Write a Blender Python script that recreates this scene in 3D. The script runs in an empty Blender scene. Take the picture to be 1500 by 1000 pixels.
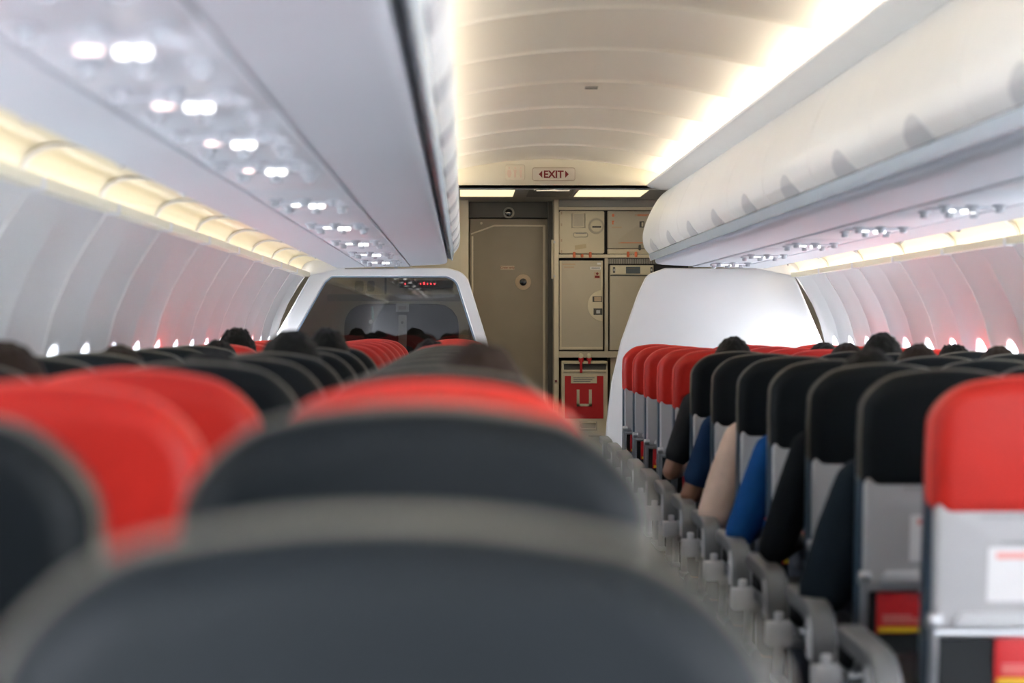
import bpy, bmesh, math, random
from mathutils import Vector, noise
random.seed(7)
S = bpy.context.scene
COL = S.collection
PI = math.pi

# ------------------------------------------------------------------ camera, world, light, exposure
CX, EYE, FPX = -0.60, 1.24, 2900.0          # camera stands 0.60 m left of the cabin centre line
cd = bpy.data.cameras.new('camera'); cam = bpy.data.objects.new('camera', cd); COL.objects.link(cam)
cd.sensor_width = 36.0; cd.lens = FPX / 1500.0 * 36.0
cam.location = (CX, 0, EYE)
cam.rotation_euler = (PI / 2 - math.atan(20 / FPX), 0, -math.atan(72 / FPX))
cd.clip_start = 0.05; cd.clip_end = 400
cd.dof.use_dof = True; cd.dof.focus_distance = 13.4; cd.dof.aperture_fstop = 2.5
S.camera = cam

w = bpy.data.worlds.new('world'); S.world = w; w.use_nodes = True
bg = w.node_tree.nodes['Background']
bg.inputs[0].default_value = (0.90, 0.95, 1.0, 1); bg.inputs[1].default_value = 17.0

sd = bpy.data.lights.new('sun', 'SUN'); sun = bpy.data.objects.new('sun', sd); COL.objects.link(sun)
sd.energy = 210.0; sd.angle = math.radians(2); sd.color = (1.0, 0.95, 0.88)
sun.rotation_euler = (math.radians(-12), math.radians(48), 0)      # high sun on the right-hand side of the aircraft
for sx in (-1, 1):                       # daylight portals over the two window rows
    pd = bpy.data.lights.new('window_daylight', 'AREA'); pd.shape = 'RECTANGLE'; pd.size = 13.8; pd.size_y = 0.44
    pd.cycles.is_portal = True
    po = bpy.data.objects.new('window_daylight', pd); COL.objects.link(po)
    po.location = (sx * 2.02, 6.55, EYE - 0.21); po.rotation_euler = (PI / 2, 0, PI / 2 * sx)

vs = S.view_settings
vs.view_transform = 'Standard'; vs.look = 'None'; vs.gamma = 1.0; vs.use_curve_mapping = False
vs.exposure = 1.72
S.cycles.max_bounces = 8; S.cycles.diffuse_bounces = 5; S.cycles.glossy_bounces = 3
S.cycles.transparent_max_bounces = 8
S.cycles.sample_clamp_indirect = 6.0

P_CEIL = 5.2      # emission of the ceiling cove tubes
P_COVE_L = 1.05    # side cove lenses
P_COVE_R = 2.0
P_ENTRY = 0.34

# ------------------------------------------------------------------ helpers
def at(px, py, Y):
    return Vector((CX + (px - 678) * Y / FPX, Y, EYE - (py - 480) * Y / FPX))

MATS = {}
def mat(name, col, rough=0.5, metal=0.0, bump=0.0, bscale=60.0, var=0.0, vscale=6.0, emis=None, estr=0.0, spec=0.5, coat=0.0):
    if name in MATS: return MATS[name]
    m = bpy.data.materials.new(name); m.use_nodes = True
    nt = m.node_tree; b = nt.nodes['Principled BSDF']
    b.inputs['Base Color'].default_value = (*col, 1)
    b.inputs['Roughness'].default_value = rough
    b.inputs['Metallic'].default_value = metal
    b.inputs['Specular IOR Level'].default_value = spec
    b.inputs['Coat Weight'].default_value = coat
    if var > 0:
        tc = nt.nodes.new('ShaderNodeTexCoord'); n = nt.nodes.new('ShaderNodeTexNoise')
        n.inputs['Scale'].default_value = vscale; n.inputs['Detail'].default_value = 4
        nt.links.new(tc.outputs['Object'], n.inputs['Vector'])
        r = nt.nodes.new('ShaderNodeValToRGB')
        r.color_ramp.elements[0].position = 0.3; r.color_ramp.elements[1].position = 0.7
        r.color_ramp.elements[0].color = (*[max(0, c * (1 - var)) for c in col], 1)
        r.color_ramp.elements[1].color = (*[min(1, c * (1 + var)) for c in col], 1)
        nt.links.new(n.outputs['Fac'], r.inputs['Fac']); nt.links.new(r.outputs['Color'], b.inputs['Base Color'])
    if bump > 0:
        tc = nt.nodes.new('ShaderNodeTexCoord'); n = nt.nodes.new('ShaderNodeTexNoise')
        n.inputs['Scale'].default_value = bscale; n.inputs['Detail'].default_value = 3
        nt.links.new(tc.outputs['Object'], n.inputs['Vector'])
        bp = nt.nodes.new('ShaderNodeBump'); bp.inputs['Strength'].default_value = bump; bp.inputs['Distance'].default_value = 0.004
        nt.links.new(n.outputs['Fac'], bp.inputs['Height']); nt.links.new(bp.outputs['Normal'], b.inputs['Normal'])
    if emis:
        b.inputs['Emission Color'].default_value = (*emis, 1); b.inputs['Emission Strength'].default_value = estr
    MATS[name] = m
    return m

def hexc(h):
    def f(c):
        c /= 255.0
        return c / 12.92 if c <= 0.04045 else ((c + 0.055) / 1.055) ** 2.4
    return tuple(f(int(h[i:i + 2], 16)) for i in (0, 2, 4))

M_RED = mat('red_leather', (0.47, 0.017, 0.0105), 0.45, spec=0.28, bump=0.25, bscale=90, var=0.06)
M_DARK = mat('charcoal_leather', (0.0065, 0.0084, 0.0104), 0.50, spec=0.12, bump=0.25, bscale=90, var=0.10)
M_DPIPE = mat('charcoal_piping_sheen', (0.13, 0.12, 0.095), 0.3)  # beige puts the warm light reflected along the piping into its colour
M_RPIPE = mat('red_piping', (0.70, 0.07, 0.05), 0.35)
M_GREY = mat('grey_plastic', (0.44, 0.44, 0.455), 0.42, bump=0.08, bscale=300)
M_GREYL = mat('light_grey_plastic', (0.55, 0.56, 0.58), 0.4)
M_ARM = mat('armrest_grey', (0.125, 0.13, 0.135), 0.38)
M_STEEL = mat('brushed_metal', (0.55, 0.57, 0.60), 0.28, metal=0.9)
M_BLACK = mat('black_fabric', (0.012, 0.015, 0.018), 0.8, bump=0.3, bscale=200)
M_SKY = mat('seat_side_sky_sheen', (0.03, 0.055, 0.085), 0.35)  # blue stands in for window light reflected along the seat edges
M_WHITE = mat('white_panel', (0.78, 0.78, 0.79), 0.4, var=0.01)
M_WALL = mat('sidewall_plastic', (0.76, 0.755, 0.77), 0.42, bump=0.04, bscale=250)
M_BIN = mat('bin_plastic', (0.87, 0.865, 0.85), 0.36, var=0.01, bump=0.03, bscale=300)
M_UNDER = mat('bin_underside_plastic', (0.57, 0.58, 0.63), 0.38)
M_CEIL = mat('ceiling_plastic', (0.88, 0.82, 0.735), 0.38, bump=0.03, bscale=200)
M_CREAM = mat('cream_cove_plastic', (0.80, 0.745, 0.61), 0.45)
M_RAIL = mat('bin_rail_metal', (0.56, 0.66, 0.76), 0.26, metal=0.25)
M_GAP = mat('dark_gap', (0.03, 0.03, 0.035), 0.8)
M_CARPET = mat('dark_carpet', (0.03, 0.032, 0.04), 0.95, bump=0.6, bscale=400, var=0.3, vscale=80)
M_FASCIA = mat('cream_fascia', (0.78, 0.72, 0.58), 0.45)
M_SIGN = mat('sign_plate', (0.74, 0.66, 0.55), 0.4)
M_SIGNRED = mat('sign_red', (0.22, 0.012, 0.008), 0.5)
M_PINKP = mat('sign_pink', (0.80, 0.62, 0.50), 0.5)
M_DOOR = mat('taupe_door', (0.31, 0.262, 0.20), 0.45, var=0.04, bump=0.05, bscale=300)
M_TRIM = mat('cream_trim', (0.72, 0.64, 0.50), 0.4)
M_GALLEY = mat('galley_beige', (0.70, 0.63, 0.49), 0.42, var=0.02)
M_GALLEYB = mat('galley_taupe', (0.53, 0.475, 0.385), 0.42, var=0.02)
M_HEADER = mat('dark_grey_header', (0.09, 0.088, 0.083), 0.5)
M_HEADGREY = mat('grey_header', (0.36, 0.345, 0.32), 0.5)
M_LBL = mat('label_tan', (0.55, 0.42, 0.30), 0.5)
M_LBLW = mat('label_white', (0.78, 0.77, 0.78), 0.5)
M_LBLTX = mat('label_text_grey', (0.22, 0.22, 0.24), 0.5)
M_ORANGE = mat('orange_latch', (0.80, 0.20, 0.09), 0.4)
M_CARTRED = mat('cart_red', (0.55, 0.015, 0.02), 0.45)
M_YEL = mat('yellow_print', (0.75, 0.50, 0.02), 0.5)
M_CARDR = mat('card_red', (0.62, 0.02, 0.025), 0.4)
M_PINKT = mat('pink_text', (0.80, 0.35, 0.33), 0.5)
M_LENS = mat('black_lens', (0.006, 0.008, 0.008), 0.08)
M_LED = mat('red_led', (0.5, 0.02, 0.02), 0.4, emis=(1.0, 0.06, 0.08), estr=2.5)
M_LITW = mat('lit_white_sign', (0.9, 0.9, 0.9), 0.4, emis=(1.0, 0.98, 0.94), estr=1.3)
M_LITP = mat('lit_pink_sign', (0.9, 0.75, 0.72), 0.4, emis=(1.0, 0.66, 0.60), estr=1.2)
M_TUBE = mat('cove_tube', (0.9, 0.85, 0.75), 0.4, emis=(1.0, 0.89, 0.70), estr=P_CEIL)
M_CLENSL = mat('cove_lens_left', (0.9, 0.85, 0.7), 0.4, emis=(1.0, 0.93, 0.78), estr=P_COVE_L)
M_CLENSR = mat('cove_lens_right', (0.9, 0.85, 0.7), 0.4, emis=(1.0, 0.92, 0.78), estr=P_COVE_R)
M_ENTRYL = mat('entry_lamp_diffuser', (0.9, 0.85, 0.7), 0.4, emis=(1.0, 0.86, 0.52), estr=P_ENTRY)
M_KNOB = mat('nozzle_grey', (0.42, 0.43, 0.47), 0.3)
M_SKIN = mat('skin', (0.30, 0.15, 0.095), 0.5)
M_HAIRK = mat('black_hair', (0.006, 0.0055, 0.005), 0.6, spec=0.2, bump=0.8, bscale=120)
M_HAIRB = mat('brown_hair', (0.022, 0.012, 0.008), 0.6, spec=0.2, bump=0.8, bscale=120)
M_TEAL = mat('teal_plastic', (0.05, 0.30, 0.32), 0.4)

def glass_mat(name, tint, gloss, rough=0.02, fac=0.3):
    m = bpy.data.materials.new(name); m.use_nodes = True; nt = m.node_tree
    nt.nodes.remove(nt.nodes['Principled BSDF']); out = nt.nodes['Material Output']
    t = nt.nodes.new('ShaderNodeBsdfTransparent'); t.inputs[0].default_value = (*tint, 1)
    g = nt.nodes.new('ShaderNodeBsdfGlossy'); g.inputs['Color'].default_value = (*gloss, 1); g.inputs['Roughness'].default_value = rough
    mx = nt.nodes.new('ShaderNodeMixShader'); mx.inputs[0].default_value = fac
    nt.links.new(t.outputs[0], mx.inputs[1]); nt.links.new(g.outputs[0], mx.inputs[2]); nt.links.new(mx.outputs[0], out.inputs[0])
    return m
M_SMOKE = glass_mat('smoked_glass', (0.46, 0.465, 0.45), (0.85, 0.85, 0.85), 0.015, 0.07)
M_PANE = glass_mat('window_pane', (0.92, 0.94, 0.96), (0.9, 0.9, 0.9), 0.02, 0.06)

def fin(bm, name, angle=35):
    bmesh.ops.recalc_face_normals(bm, faces=bm.faces)
    me = bpy.data.meshes.new(name); bm.to_mesh(me); bm.free()
    for p in me.polygons: p.use_smooth = True
    me.set_sharp_from_angle(angle=math.radians(angle))
    return me

def obj(name, me, m=None, parent=None, loc=None):
    """me: mesh or bmesh; links ONE mesh object"""
    if isinstance(me, bmesh.types.BMesh): me = fin(me, name)
    o = bpy.data.objects.new(name, me); COL.objects.link(o)
    if m is not None:
        if not me.materials: me.materials.append(m)
        elif me.materials[0] != m:
            o.material_slots[0].link = 'OBJECT'; o.material_slots[0].material = m
    if parent: o.parent = parent
    if loc is not None: o.location = loc
    return o

def tag(o, label=None, cat=None, group=None, kind=None):
    if label: o['label'] = label
    if cat: o['category'] = cat
    if group: o['group'] = group
    if kind: o['kind'] = kind
    return o

def thing(name, label, cat, loc=(0, 0, 0), group=None, rz=0.0):
    o = bpy.data.objects.new(name, None); COL.objects.link(o)
    o.location = loc; o.rotation_euler[2] = rz; o.empty_display_size = 0.1
    return tag(o, label, cat, group)

def struct(name, bm, m, label=None):
    o = obj(name, bm, m); o['kind'] = 'structure'
    if label: o['label'] = label
    return o

def box(bm, lo, hi, bev=0.0, seg=2):
    r = bmesh.ops.create_cube(bm, size=1.0); vs_ = r['verts']
    for v in vs_:
        v.co = Vector([(lo[i] + hi[i]) / 2 + v.co[i] * (hi[i] - lo[i]) for i in range(3)])
    if bev > 0:
        es = {e for v in vs_ for e in v.link_edges}
        bmesh.ops.bevel(bm, geom=list(es), offset=bev, segments=seg, affect='EDGES', profile=0.5)
    return bm
def B(lo, hi, bev=0.0, seg=2): return box(bmesh.new(), lo, hi, bev, seg)

def roundpoly(pts, rad, n=6):
    """closed polygon with rounded corners; rad number or list"""
    out = []; k = len(pts)
    for i in range(k):
        p = Vector(pts[i]); a = (Vector(pts[i - 1]) - p); c = (Vector(pts[(i + 1) % k]) - p)
        r = rad[i] if isinstance(rad, (list, tuple)) else rad
        if r <= 0: out.append(p); continue
        la, lc = a.length, c.length; a.normalize(); c.normalize()
        ang = math.acos(max(-1, min(1, a.dot(c)))); t = r / math.tan(ang / 2); t = min(t, la * 0.499, lc * 0.499)
        r = t * math.tan(ang / 2)
        cen = p + (a + c).normalized() * (r / math.sin(ang / 2))
        s, e = p + a * t - cen, p + c * t - cen
        tot = s.angle_signed(e) if s.length > 0 else 0
        tot = -tot
        for j in range(n + 1):
            th = tot * j / n; cs, sn = math.cos(th), math.sin(th)
            out.append(cen + Vector((s.x * cs - s.y * sn, s.x * sn + s.y * cs)))
    return out

def area2(o): return sum(o[i - 1].x * o[i].y - o[i].x * o[i - 1].y for i in range(len(o)))

def slab(bm, outline, d0, d1, b0=0.0, b1=0.0, axis='y', n=4):
    """extrude a 2-D outline between depth d0 and d1 with rounded rims b0, b1.
    axis y: (u,v)->(x,z), axis x: (u,v)->(y,z), axis z: (u,v)->(x,y)"""
    o = [Vector(p) for p in outline]
    if area2(o) < 0: o.reverse()
    k = len(o); nor = []
    for i in range(k):
        e1 = (o[i] - o[i - 1]); e2 = (o[(i + 1) % k] - o[i])
        e1 = e1.normalized() if e1.length > 1e-9 else e2.normalized(); e2 = e2.normalized() if e2.length > 1e-9 else e1
        n1, n2 = Vector((-e1.y, e1.x)), Vector((-e2.y, e2.x))
        m = n1 + n2
        m = m.normalized() if m.length > 1e-6 else n1
        c = max(0.35, m.dot(n1)); nor.append(m / c)
    rings = []
    if b0 > 0: rings += [(d0 + b0 * (1 - math.cos(t * PI / 2 / n)), b0 * (1 - math.sin(t * PI / 2 / n))) for t in range(n)] + [(d0 + b0, 0)]
    else: rings.append((d0, 0))
    if b1 > 0: rings += [(d1 - b1, 0)] + [(d1 - b1 * (1 - math.cos(t * PI / 2 / n)), b1 * (1 - math.sin(t * PI / 2 / n))) for t in range(n - 1, -1, -1)]
    else: rings.append((d1, 0))
    R = []
    for d, ins in rings:
        loop = []
        for p, nn in zip(o, nor):
            q = p + nn * ins
            co = {'y': (q.x, d, q.y), 'x': (d, q.x, q.y), 'z': (q.x, q.y, d)}[axis]
            loop.append(bm.verts.new(co))
        R.append(loop)
    for a, b in zip(R, R[1:]):
        for i in range(k): bm.faces.new((a[i - 1], a[i], b[i], b[i - 1]))
    bm.faces.new(R[0]); bm.faces.new(list(reversed(R[-1])))
    return bm
def SL(*a, **k): return slab(bmesh.new(), *a, **k)

def tube(bm, pts, r, n=8, closed=False):
    pts = [Vector(p) for p in pts]; k = len(pts); R = []; prev = None
    for i, p in enumerate(pts):
        t = (pts[(i + 1) % k] - pts[i - 1]) if (closed or 0 < i < k - 1) else (pts[1] - pts[0] if i == 0 else pts[-1] - pts[-2])
        t.normalize()
        if prev is None:
            up = Vector((0, 0, 1)) if abs(t.z) < 0.9 else Vector((0, 1, 0)); a = t.cross(up).normalized()
        else: a = (prev - t * prev.dot(t)).normalized()
        prev = a; b = t.cross(a); rr = r[i] if isinstance(r, (list, tuple)) else r
        R.append([bm.verts.new(p + (a * math.cos(2 * PI * j / n) + b * math.sin(2 * PI * j / n)) * rr) for j in range(n)])
    prs = list(zip(R, R[1:])) + ([(R[-1], R[0])] if closed else [])
    for x, y in prs:
        for j in range(n): bm.faces.new((x[j - 1], x[j], y[j], y[j - 1]))
    if not closed: bm.faces.new(R[0]); bm.faces.new(list(reversed(R[-1])))
    return bm
def TB(*a, **k): return tube(bmesh.new(), *a, **k)

def disc(bm, c, r, h, axis='y', n=20, bev=0.0):
    o = [Vector((math.cos(2 * PI * i / n) * r, math.sin(2 * PI * i / n) * r)) for i in range(n)]
    b2 = bmesh.new(); slab(b2, o, -h / 2, h / 2, bev, bev, axis, 3)
    for v in b2.verts: v.co += Vector(c)
    me = bpy.data.meshes.new('t'); b2.to_mesh(me); b2.free(); bm.from_mesh(me); bpy.data.meshes.remove(me)
    return bm
def DS(*a, **k): return disc(bmesh.new(), *a, **k)

def sheet(bm, prof, y0, y1, thick=0.0, ny=1):
    """strip of profile points (x,z) swept along y; thick offsets a second skin"""
    k = len(prof); P = [Vector(p) for p in prof]; nor = []
    for i in range(k):
        t = (P[min(i + 1, k - 1)] - P[max(i - 1, 0)]).normalized(); nor.append(Vector((-t.y, t.x)))
    def skin(off): return [[bm.verts.new((p.x + nn.x * off, y0 + (y1 - y0) * j / ny, p.y + nn.y * off)) for p, nn in zip(P, nor)] for j in range(ny + 1)]
    A = skin(0)
    for j in range(ny):
        for i in range(k - 1): bm.faces.new((A[j][i], A[j][i + 1], A[j + 1][i + 1], A[j + 1][i]))
    if thick:
        Q = skin(thick)
        for j in range(ny):
            for i in range(k - 1): bm.faces.new((Q[j][i], Q[j + 1][i], Q[j + 1][i + 1], Q[j][i + 1]))
            for i in (0, k - 1): bm.faces.new((A[j][i], A[j + 1][i], Q[j + 1][i], Q[j][i]))
        for j in (0, ny):
            for i in range(k - 1): bm.faces.new((A[j][i], A[j][i + 1], Q[j][i + 1], Q[j][i]))
    return bm
def SH(*a, **k): return sheet(bmesh.new(), *a, **k)

def text_mesh(body, size, ext=0.0006, align='CENTER', sx=1.0, bold=0.0):
    c = bpy.data.curves.new('txt', 'FONT'); c.body = body; c.size = size; c.extrude = ext
    c.align_x = align; c.offset = bold; c.align_y = 'CENTER'; c.resolution_u = 3
    o = bpy.data.objects.new('txt', c); COL.objects.link(o)
    dg = bpy.context.evaluated_depsgraph_get()
    me = bpy.data.meshes.new_from_object(o.evaluated_get(dg))
    bpy.data.objects.remove(o); bpy.data.curves.remove(c)
    for v in me.vertices: v.co = Vector((v.co.x * sx, -v.co.z, v.co.y))      # faces -y (towards the rear of the cabin)
    me.materials.clear()
    return me

def merge(*bms):
    out = bmesh.new()
    for b in bms:
        me = bpy.data.meshes.new('t'); b.to_mesh(me); b.free(); out.from_mesh(me); bpy.data.meshes.remove(me)
    return out

ORD = ['', 'first', 'second', 'third', 'fourth', 'fifth', 'sixth', 'seventh', 'eighth', 'ninth', 'tenth', 'eleventh', 'twelfth', 'thirteenth', 'fourteenth', 'fifteenth', 'sixteenth', 'seventeenth']
FR = 1.067                       # frame pitch of panels and bins
Y_PART = 13.5                    # plane of the two partitions
Y_AFT = -2.5

# ------------------------------------------------------------------ the shell
struct('floor', B((-1.9, Y_AFT, -0.05), (1.9, 16.2, 0.0)), M_CARPET)

# crown panels
def ceil_up(x): return EYE + 1.155 - 0.10 * (x / 0.75) ** 2 - 3.0 * max(0.0, abs(x) - 0.70) ** 2
NP = 15
ceil_y = [Y_PART - FR * (i + 1) for i in range(NP)]
ceiling = struct('ceiling', merge(SH([(-1.72, EYE + 0.33), (-1.60, EYE + 1.0), (-0.9, EYE + 1.38), (0, EYE + 1.46), (0.9, EYE + 1.38), (1.60, EYE + 1.0), (1.72, EYE + 0.33)], Y_AFT, 16.2, 0.02)), M_GAP)
bm = bmesh.new(); K = 36; prof_y = [(0.0, -0.010), (0.012, -0.002), (0.03, 0.003), (0.25, 0.012), (0.53, 0.016), (0.82, 0.012), (1.035, 0.003), (1.054, -0.002), (FR - 0.001, -0.010)]
rows = []
for yy, dz in prof_y:
    rows.append([bm.verts.new((x, yy, ceil_up(x) + dz)) for x in [-0.80 + 1.60 * i / K for i in range(K + 1)]])
for a, b in zip(rows, rows[1:]):
    for i in range(K): bm.faces.new((a[i], a[i + 1], b[i + 1], b[i]))
me_ceil = fin(bm, 'ceiling_panel', 50)
for y in ceil_y: obj('ceiling_panel', me_ceil, M_CEIL, ceiling, (0, y, 0))
# small slot in one crown panel
sl = thing('ceiling_slot', 'small dark slot set in the curved cream ceiling panel', 'vent', (0.02, 9.55, ceil_up(0.02) + 0.003))
obj('slot_frame', B((-0.031, -0.012, -0.004), (0.031, 0.012, 0.006), 0.001), M_HEADGREY, sl)
obj('slot_opening', B((-0.029, -0.010, -0.006), (0.029, 0.010, -0.002)), M_HEADER, sl)

# valances and cove tubes over the bins
for s, nm in ((-1, 'left'), (1, 'right')):
    prof = [(s * 0.655, EYE + 0.978), (s * 0.657, EYE + 0.966), (s * 0.668, EYE + 0.958), (s * 0.735, EYE + 0.944), (s * 0.800, EYE + 0.938)]
    tr = struct('trim_1' if s < 0 else 'trim_2', SH(prof, Y_AFT, Y_PART - 0.01, 0.008 * s, 1), M_BIN)
    t = thing('cove_light', 'warm light tube hidden above the %s bins, washing the ceiling' % ('left-hand' if s < 0 else 'right-hand'), 'light', (s * 0.757, 0, EYE + 0.968), 'cove lights above the bins')
    n = 14
    for i in range(n):
        y0 = Y_PART - 0.03 - (i + 1) * FR + 0.02
        obj('light_tube', TB([(0, y0, 0), (0, y0 + FR - 0.05, 0)], 0.011, 8), M_TUBE, t)
    obj('mounting_strip', B((-0.02, Y_AFT + 0.3, -0.018), (0.02, Y_PART - 0.03, -0.011)), M_BIN, t)

# ------------------------------------------------------------------ overhead bins
BINP = [(0.800, 0.936), (0.760, 0.912), (0.720, 0.868), (0.677, 0.795), (0.641, 0.715), (0.622, 0.648), (0.619, 0.60), (0.627, 0.55), (0.643, 0.522), (0.660, 0.502)]
RAILP = [(0.660, 0.499), (0.663, 0.482), (0.667, 0.465), (0.671, 0.452)]
SLOTP = [(0.664, 0.492), (0.680, 0.500), (0.698, 0.500), (0.706, 0.490)]  # slot added to stand in for the rail's dark reflection of the seats
LIPP = [(0.705, 0.475), (0.705, 0.447), (0.713, 0.438), (0.728, 0.432), (0.75, 0.428), (0.95, 0.418)]
OUTP = [(1.262, 0.410), (1.40, 0.405), (1.445, 0.402)]
def mirror(p, s): return [(s * x, EYE + z) for x, z in p]
def smooth_prof(p, n=3):
    out = []
    for i in range(len(p) - 1):
        p0, p1, p2, p3 = p[max(i - 1, 0)], p[i], p[i + 1], p[min(i + 2, len(p) - 1)]
        for j in range(n):
            t = j / n
            out.append(tuple(0.5 * ((2 * b) + (c - a) * t + (2 * a - 5 * b + 4 * c - d) * t * t + (-a + 3 * b - 3 * c + d) * t ** 3) for a, b, c, d in zip(p0, p1, p2, p3)))
    return out + [p[-1]]
NB = 13
BIN_ME = {}
for s in (-1, 1):
    th = 0.018 * s
    d = {}
    bm = SH(mirror(smooth_prof(BINP), s), 0.004, FR - 0.004, th, 1)
    d['door'] = fin(bm, 'bin_door', 40)
    d['rail'] = fin(SH(mirror(smooth_prof(RAILP, 2), s), 0.002, FR - 0.002, s * 0.004, 1), 'bin_rail')
    d['reflection_slot'] = fin(SH(mirror(SLOTP, s), 0.002, FR - 0.002, 0.0, 1), 'bin_reflection_slot')
    d['underside'] = fin(SH(mirror(LIPP, s), 0.001, FR - 0.001, s * 0.012, 1), 'bin_underside')
    d['outer_underside'] = fin(SH(mirror(OUTP, s), 0.001, FR - 0.001, s * 0.012, 1), 'bin_outer')
    # latch: half-oval cup that rises from the rail on to the door
    pr = smooth_prof(BINP, 6); seg = [p for p in pr if p[1] <= 0.585]
    bm = bmesh.new(); rr = []
    for i, p in enumerate(seg):
        f = i / (len(seg) - 1); hw = 0.150 * math.sqrt(max(0.0, 1 - (1 - f) ** 2)) + 0.003
        rr.append([bm.verts.new((s * (p[0] - 0.006 * (0.2 + 0.8 * f)), FR * 0.5 + hw * k, EYE + p[1])) for k in (-1, -0.6, 0, 0.6, 1)])
    for a, b in zip(rr, rr[1:]):
        for i in range(4): bm.faces.new((a[i], a[i + 1], b[i + 1], b[i]))
    ex = bmesh.ops.extrude_face_region(bm, geom=bm.faces[:])
    for v in ex['geom']:
        if isinstance(v, bmesh.types.BMVert): v.co.x += s * 0.006
    d['latch'] = fin(bm, 'bin_latch')
    d['body'] = fin(merge(B((min(s * 0.80, s * 1.40), 0.01, EYE + 0.45), (max(s * 0.80, s * 1.40), FR - 0.01, EYE + 0.90))), 'bin_body')
    BIN_ME[s] = d
M_REFL = mat('dark_reflection_slot', (0.012, 0.013, 0.018), 0.2)
M_LATCH = mat('latch_grey', (0.60, 0.61, 0.63), 0.3)
for s in (-1, 1):
    for i in range(NB):
        y = Y_PART - 0.12 - FR * (i + 1)
        side = 'left-hand' if s < 0 else 'right-hand'
        b = thing('overhead_bin', 'white overhead bin, %s from the front on the %s' % (ORD[i + 1], 'window-partition side' if s < 0 else 'solid-partition side'), 'overhead bin', (0, y, 0), 'overhead bins')
        for k, m in (('door', M_BIN), ('rail', M_RAIL), ('underside', M_UNDER), ('outer_underside', M_UNDER), ('latch', M_LATCH), ('reflection_slot', M_REFL), ('body', M_GAP)):
            obj(k, BIN_ME[s][k], m, b)
    # end cap that closes the row of bins at the front
    pf = mirror(smooth_prof(BINP) + RAILP + LIPP, s) + [(s * 1.445, EYE + 0.402), (s * 1.445, EYE + 0.90)]
    ye = Y_PART - 0.12
    cap = struct('trim_3' if s < 0 else 'trim_4', SL(pf, ye, ye + 0.02), M_BIN)
    # service channel between the two undersides
    y0 = Y_PART - 0.12 - FR * NB
    ch = struct('trim_5' if s < 0 else 'trim_6', B((min(s * 0.94, s * 1.27), y0, EYE + 0.428), (max(s * 0.94, s * 1.27), ye, EYE + 0.44)), M_GAP)
    me_sp = fin(B((min(s * 0.957, s * 1.253), 0.0015, EYE + 0.411), (max(s * 0.957, s * 1.253), FR - 0.0015, EYE + 0.427), 0.002), 'service_panel')
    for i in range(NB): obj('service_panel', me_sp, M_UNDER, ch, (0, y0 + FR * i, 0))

# ------------------------------------------------------------------ passenger service units
me_plate = fin(SL(roundpoly([(-0.12, -0.055), (0.12, -0.055), (0.12, 0.055), (-0.12, 0.055)], 0.05, 6), -0.008, 0.0, 0.004, 0, axis='z'), 'psu_plate')
me_sign = fin(SL(roundpoly([(-0.019, -0.012), (0.019, -0.012), (0.019, 0.012), (-0.019, 0.012)], 0.011, 5), -0.013, -0.006, 0.003, 0, axis='z'), 'psu_sign')
me_lamp = fin(DS((0, 0, -0.012), 0.0115, 0.014, 'z', 16, 0.004), 'psu_lamp')
me_noz = fin(merge(DS((0, 0, -0.004), 0.024, 0.008, 'z', 18, 0.002), DS((0, 0, -0.016), 0.015, 0.02, 'z', 14, 0.005)), 'nozzle')
PSU_L = [1.45, 2.16, 2.88, 3.6, 4.33, 5.08, 6.5, 7.97, 9.5, 10.9, 12.2]
PSU_R = [3.8, 5.25, 6.75, 8.2, 9.7, 11.2, 12.6]
for s, ys in ((-1, PSU_L), (1, PSU_R)):
    for i, y in enumerate(sorted(ys, reverse=True)):
        p = thing('service_unit', 'lit reading-light and air-nozzle unit, %s from the front under the %s bins' % (ORD[i + 1], 'window-partition side' if s < 0 else 'solid-partition side'), 'service unit', (s * 1.105, y, EYE + 0.411), 'passenger service units')
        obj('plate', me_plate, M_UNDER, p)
        obj('lit_sign', me_sign, M_LITP if (s < 0 and y < 6) else M_LITW, p, (-0.036, 0, 0))
        obj('reading_light', me_lamp, M_LITW, p, (0.014, 0, 0)); obj('reading_light', me_lamp, M_LITW, p, (0.042, 0, 0))
        for k in (-1, 0, 1):
            obj('air_nozzle', me_noz, M_KNOB, p, (k * 0.092, -0.16, 0))
            obj('call_button', me_noz, M_KNOB, p, (k * 0.088 + 0.01, 0.20, 0))

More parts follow.
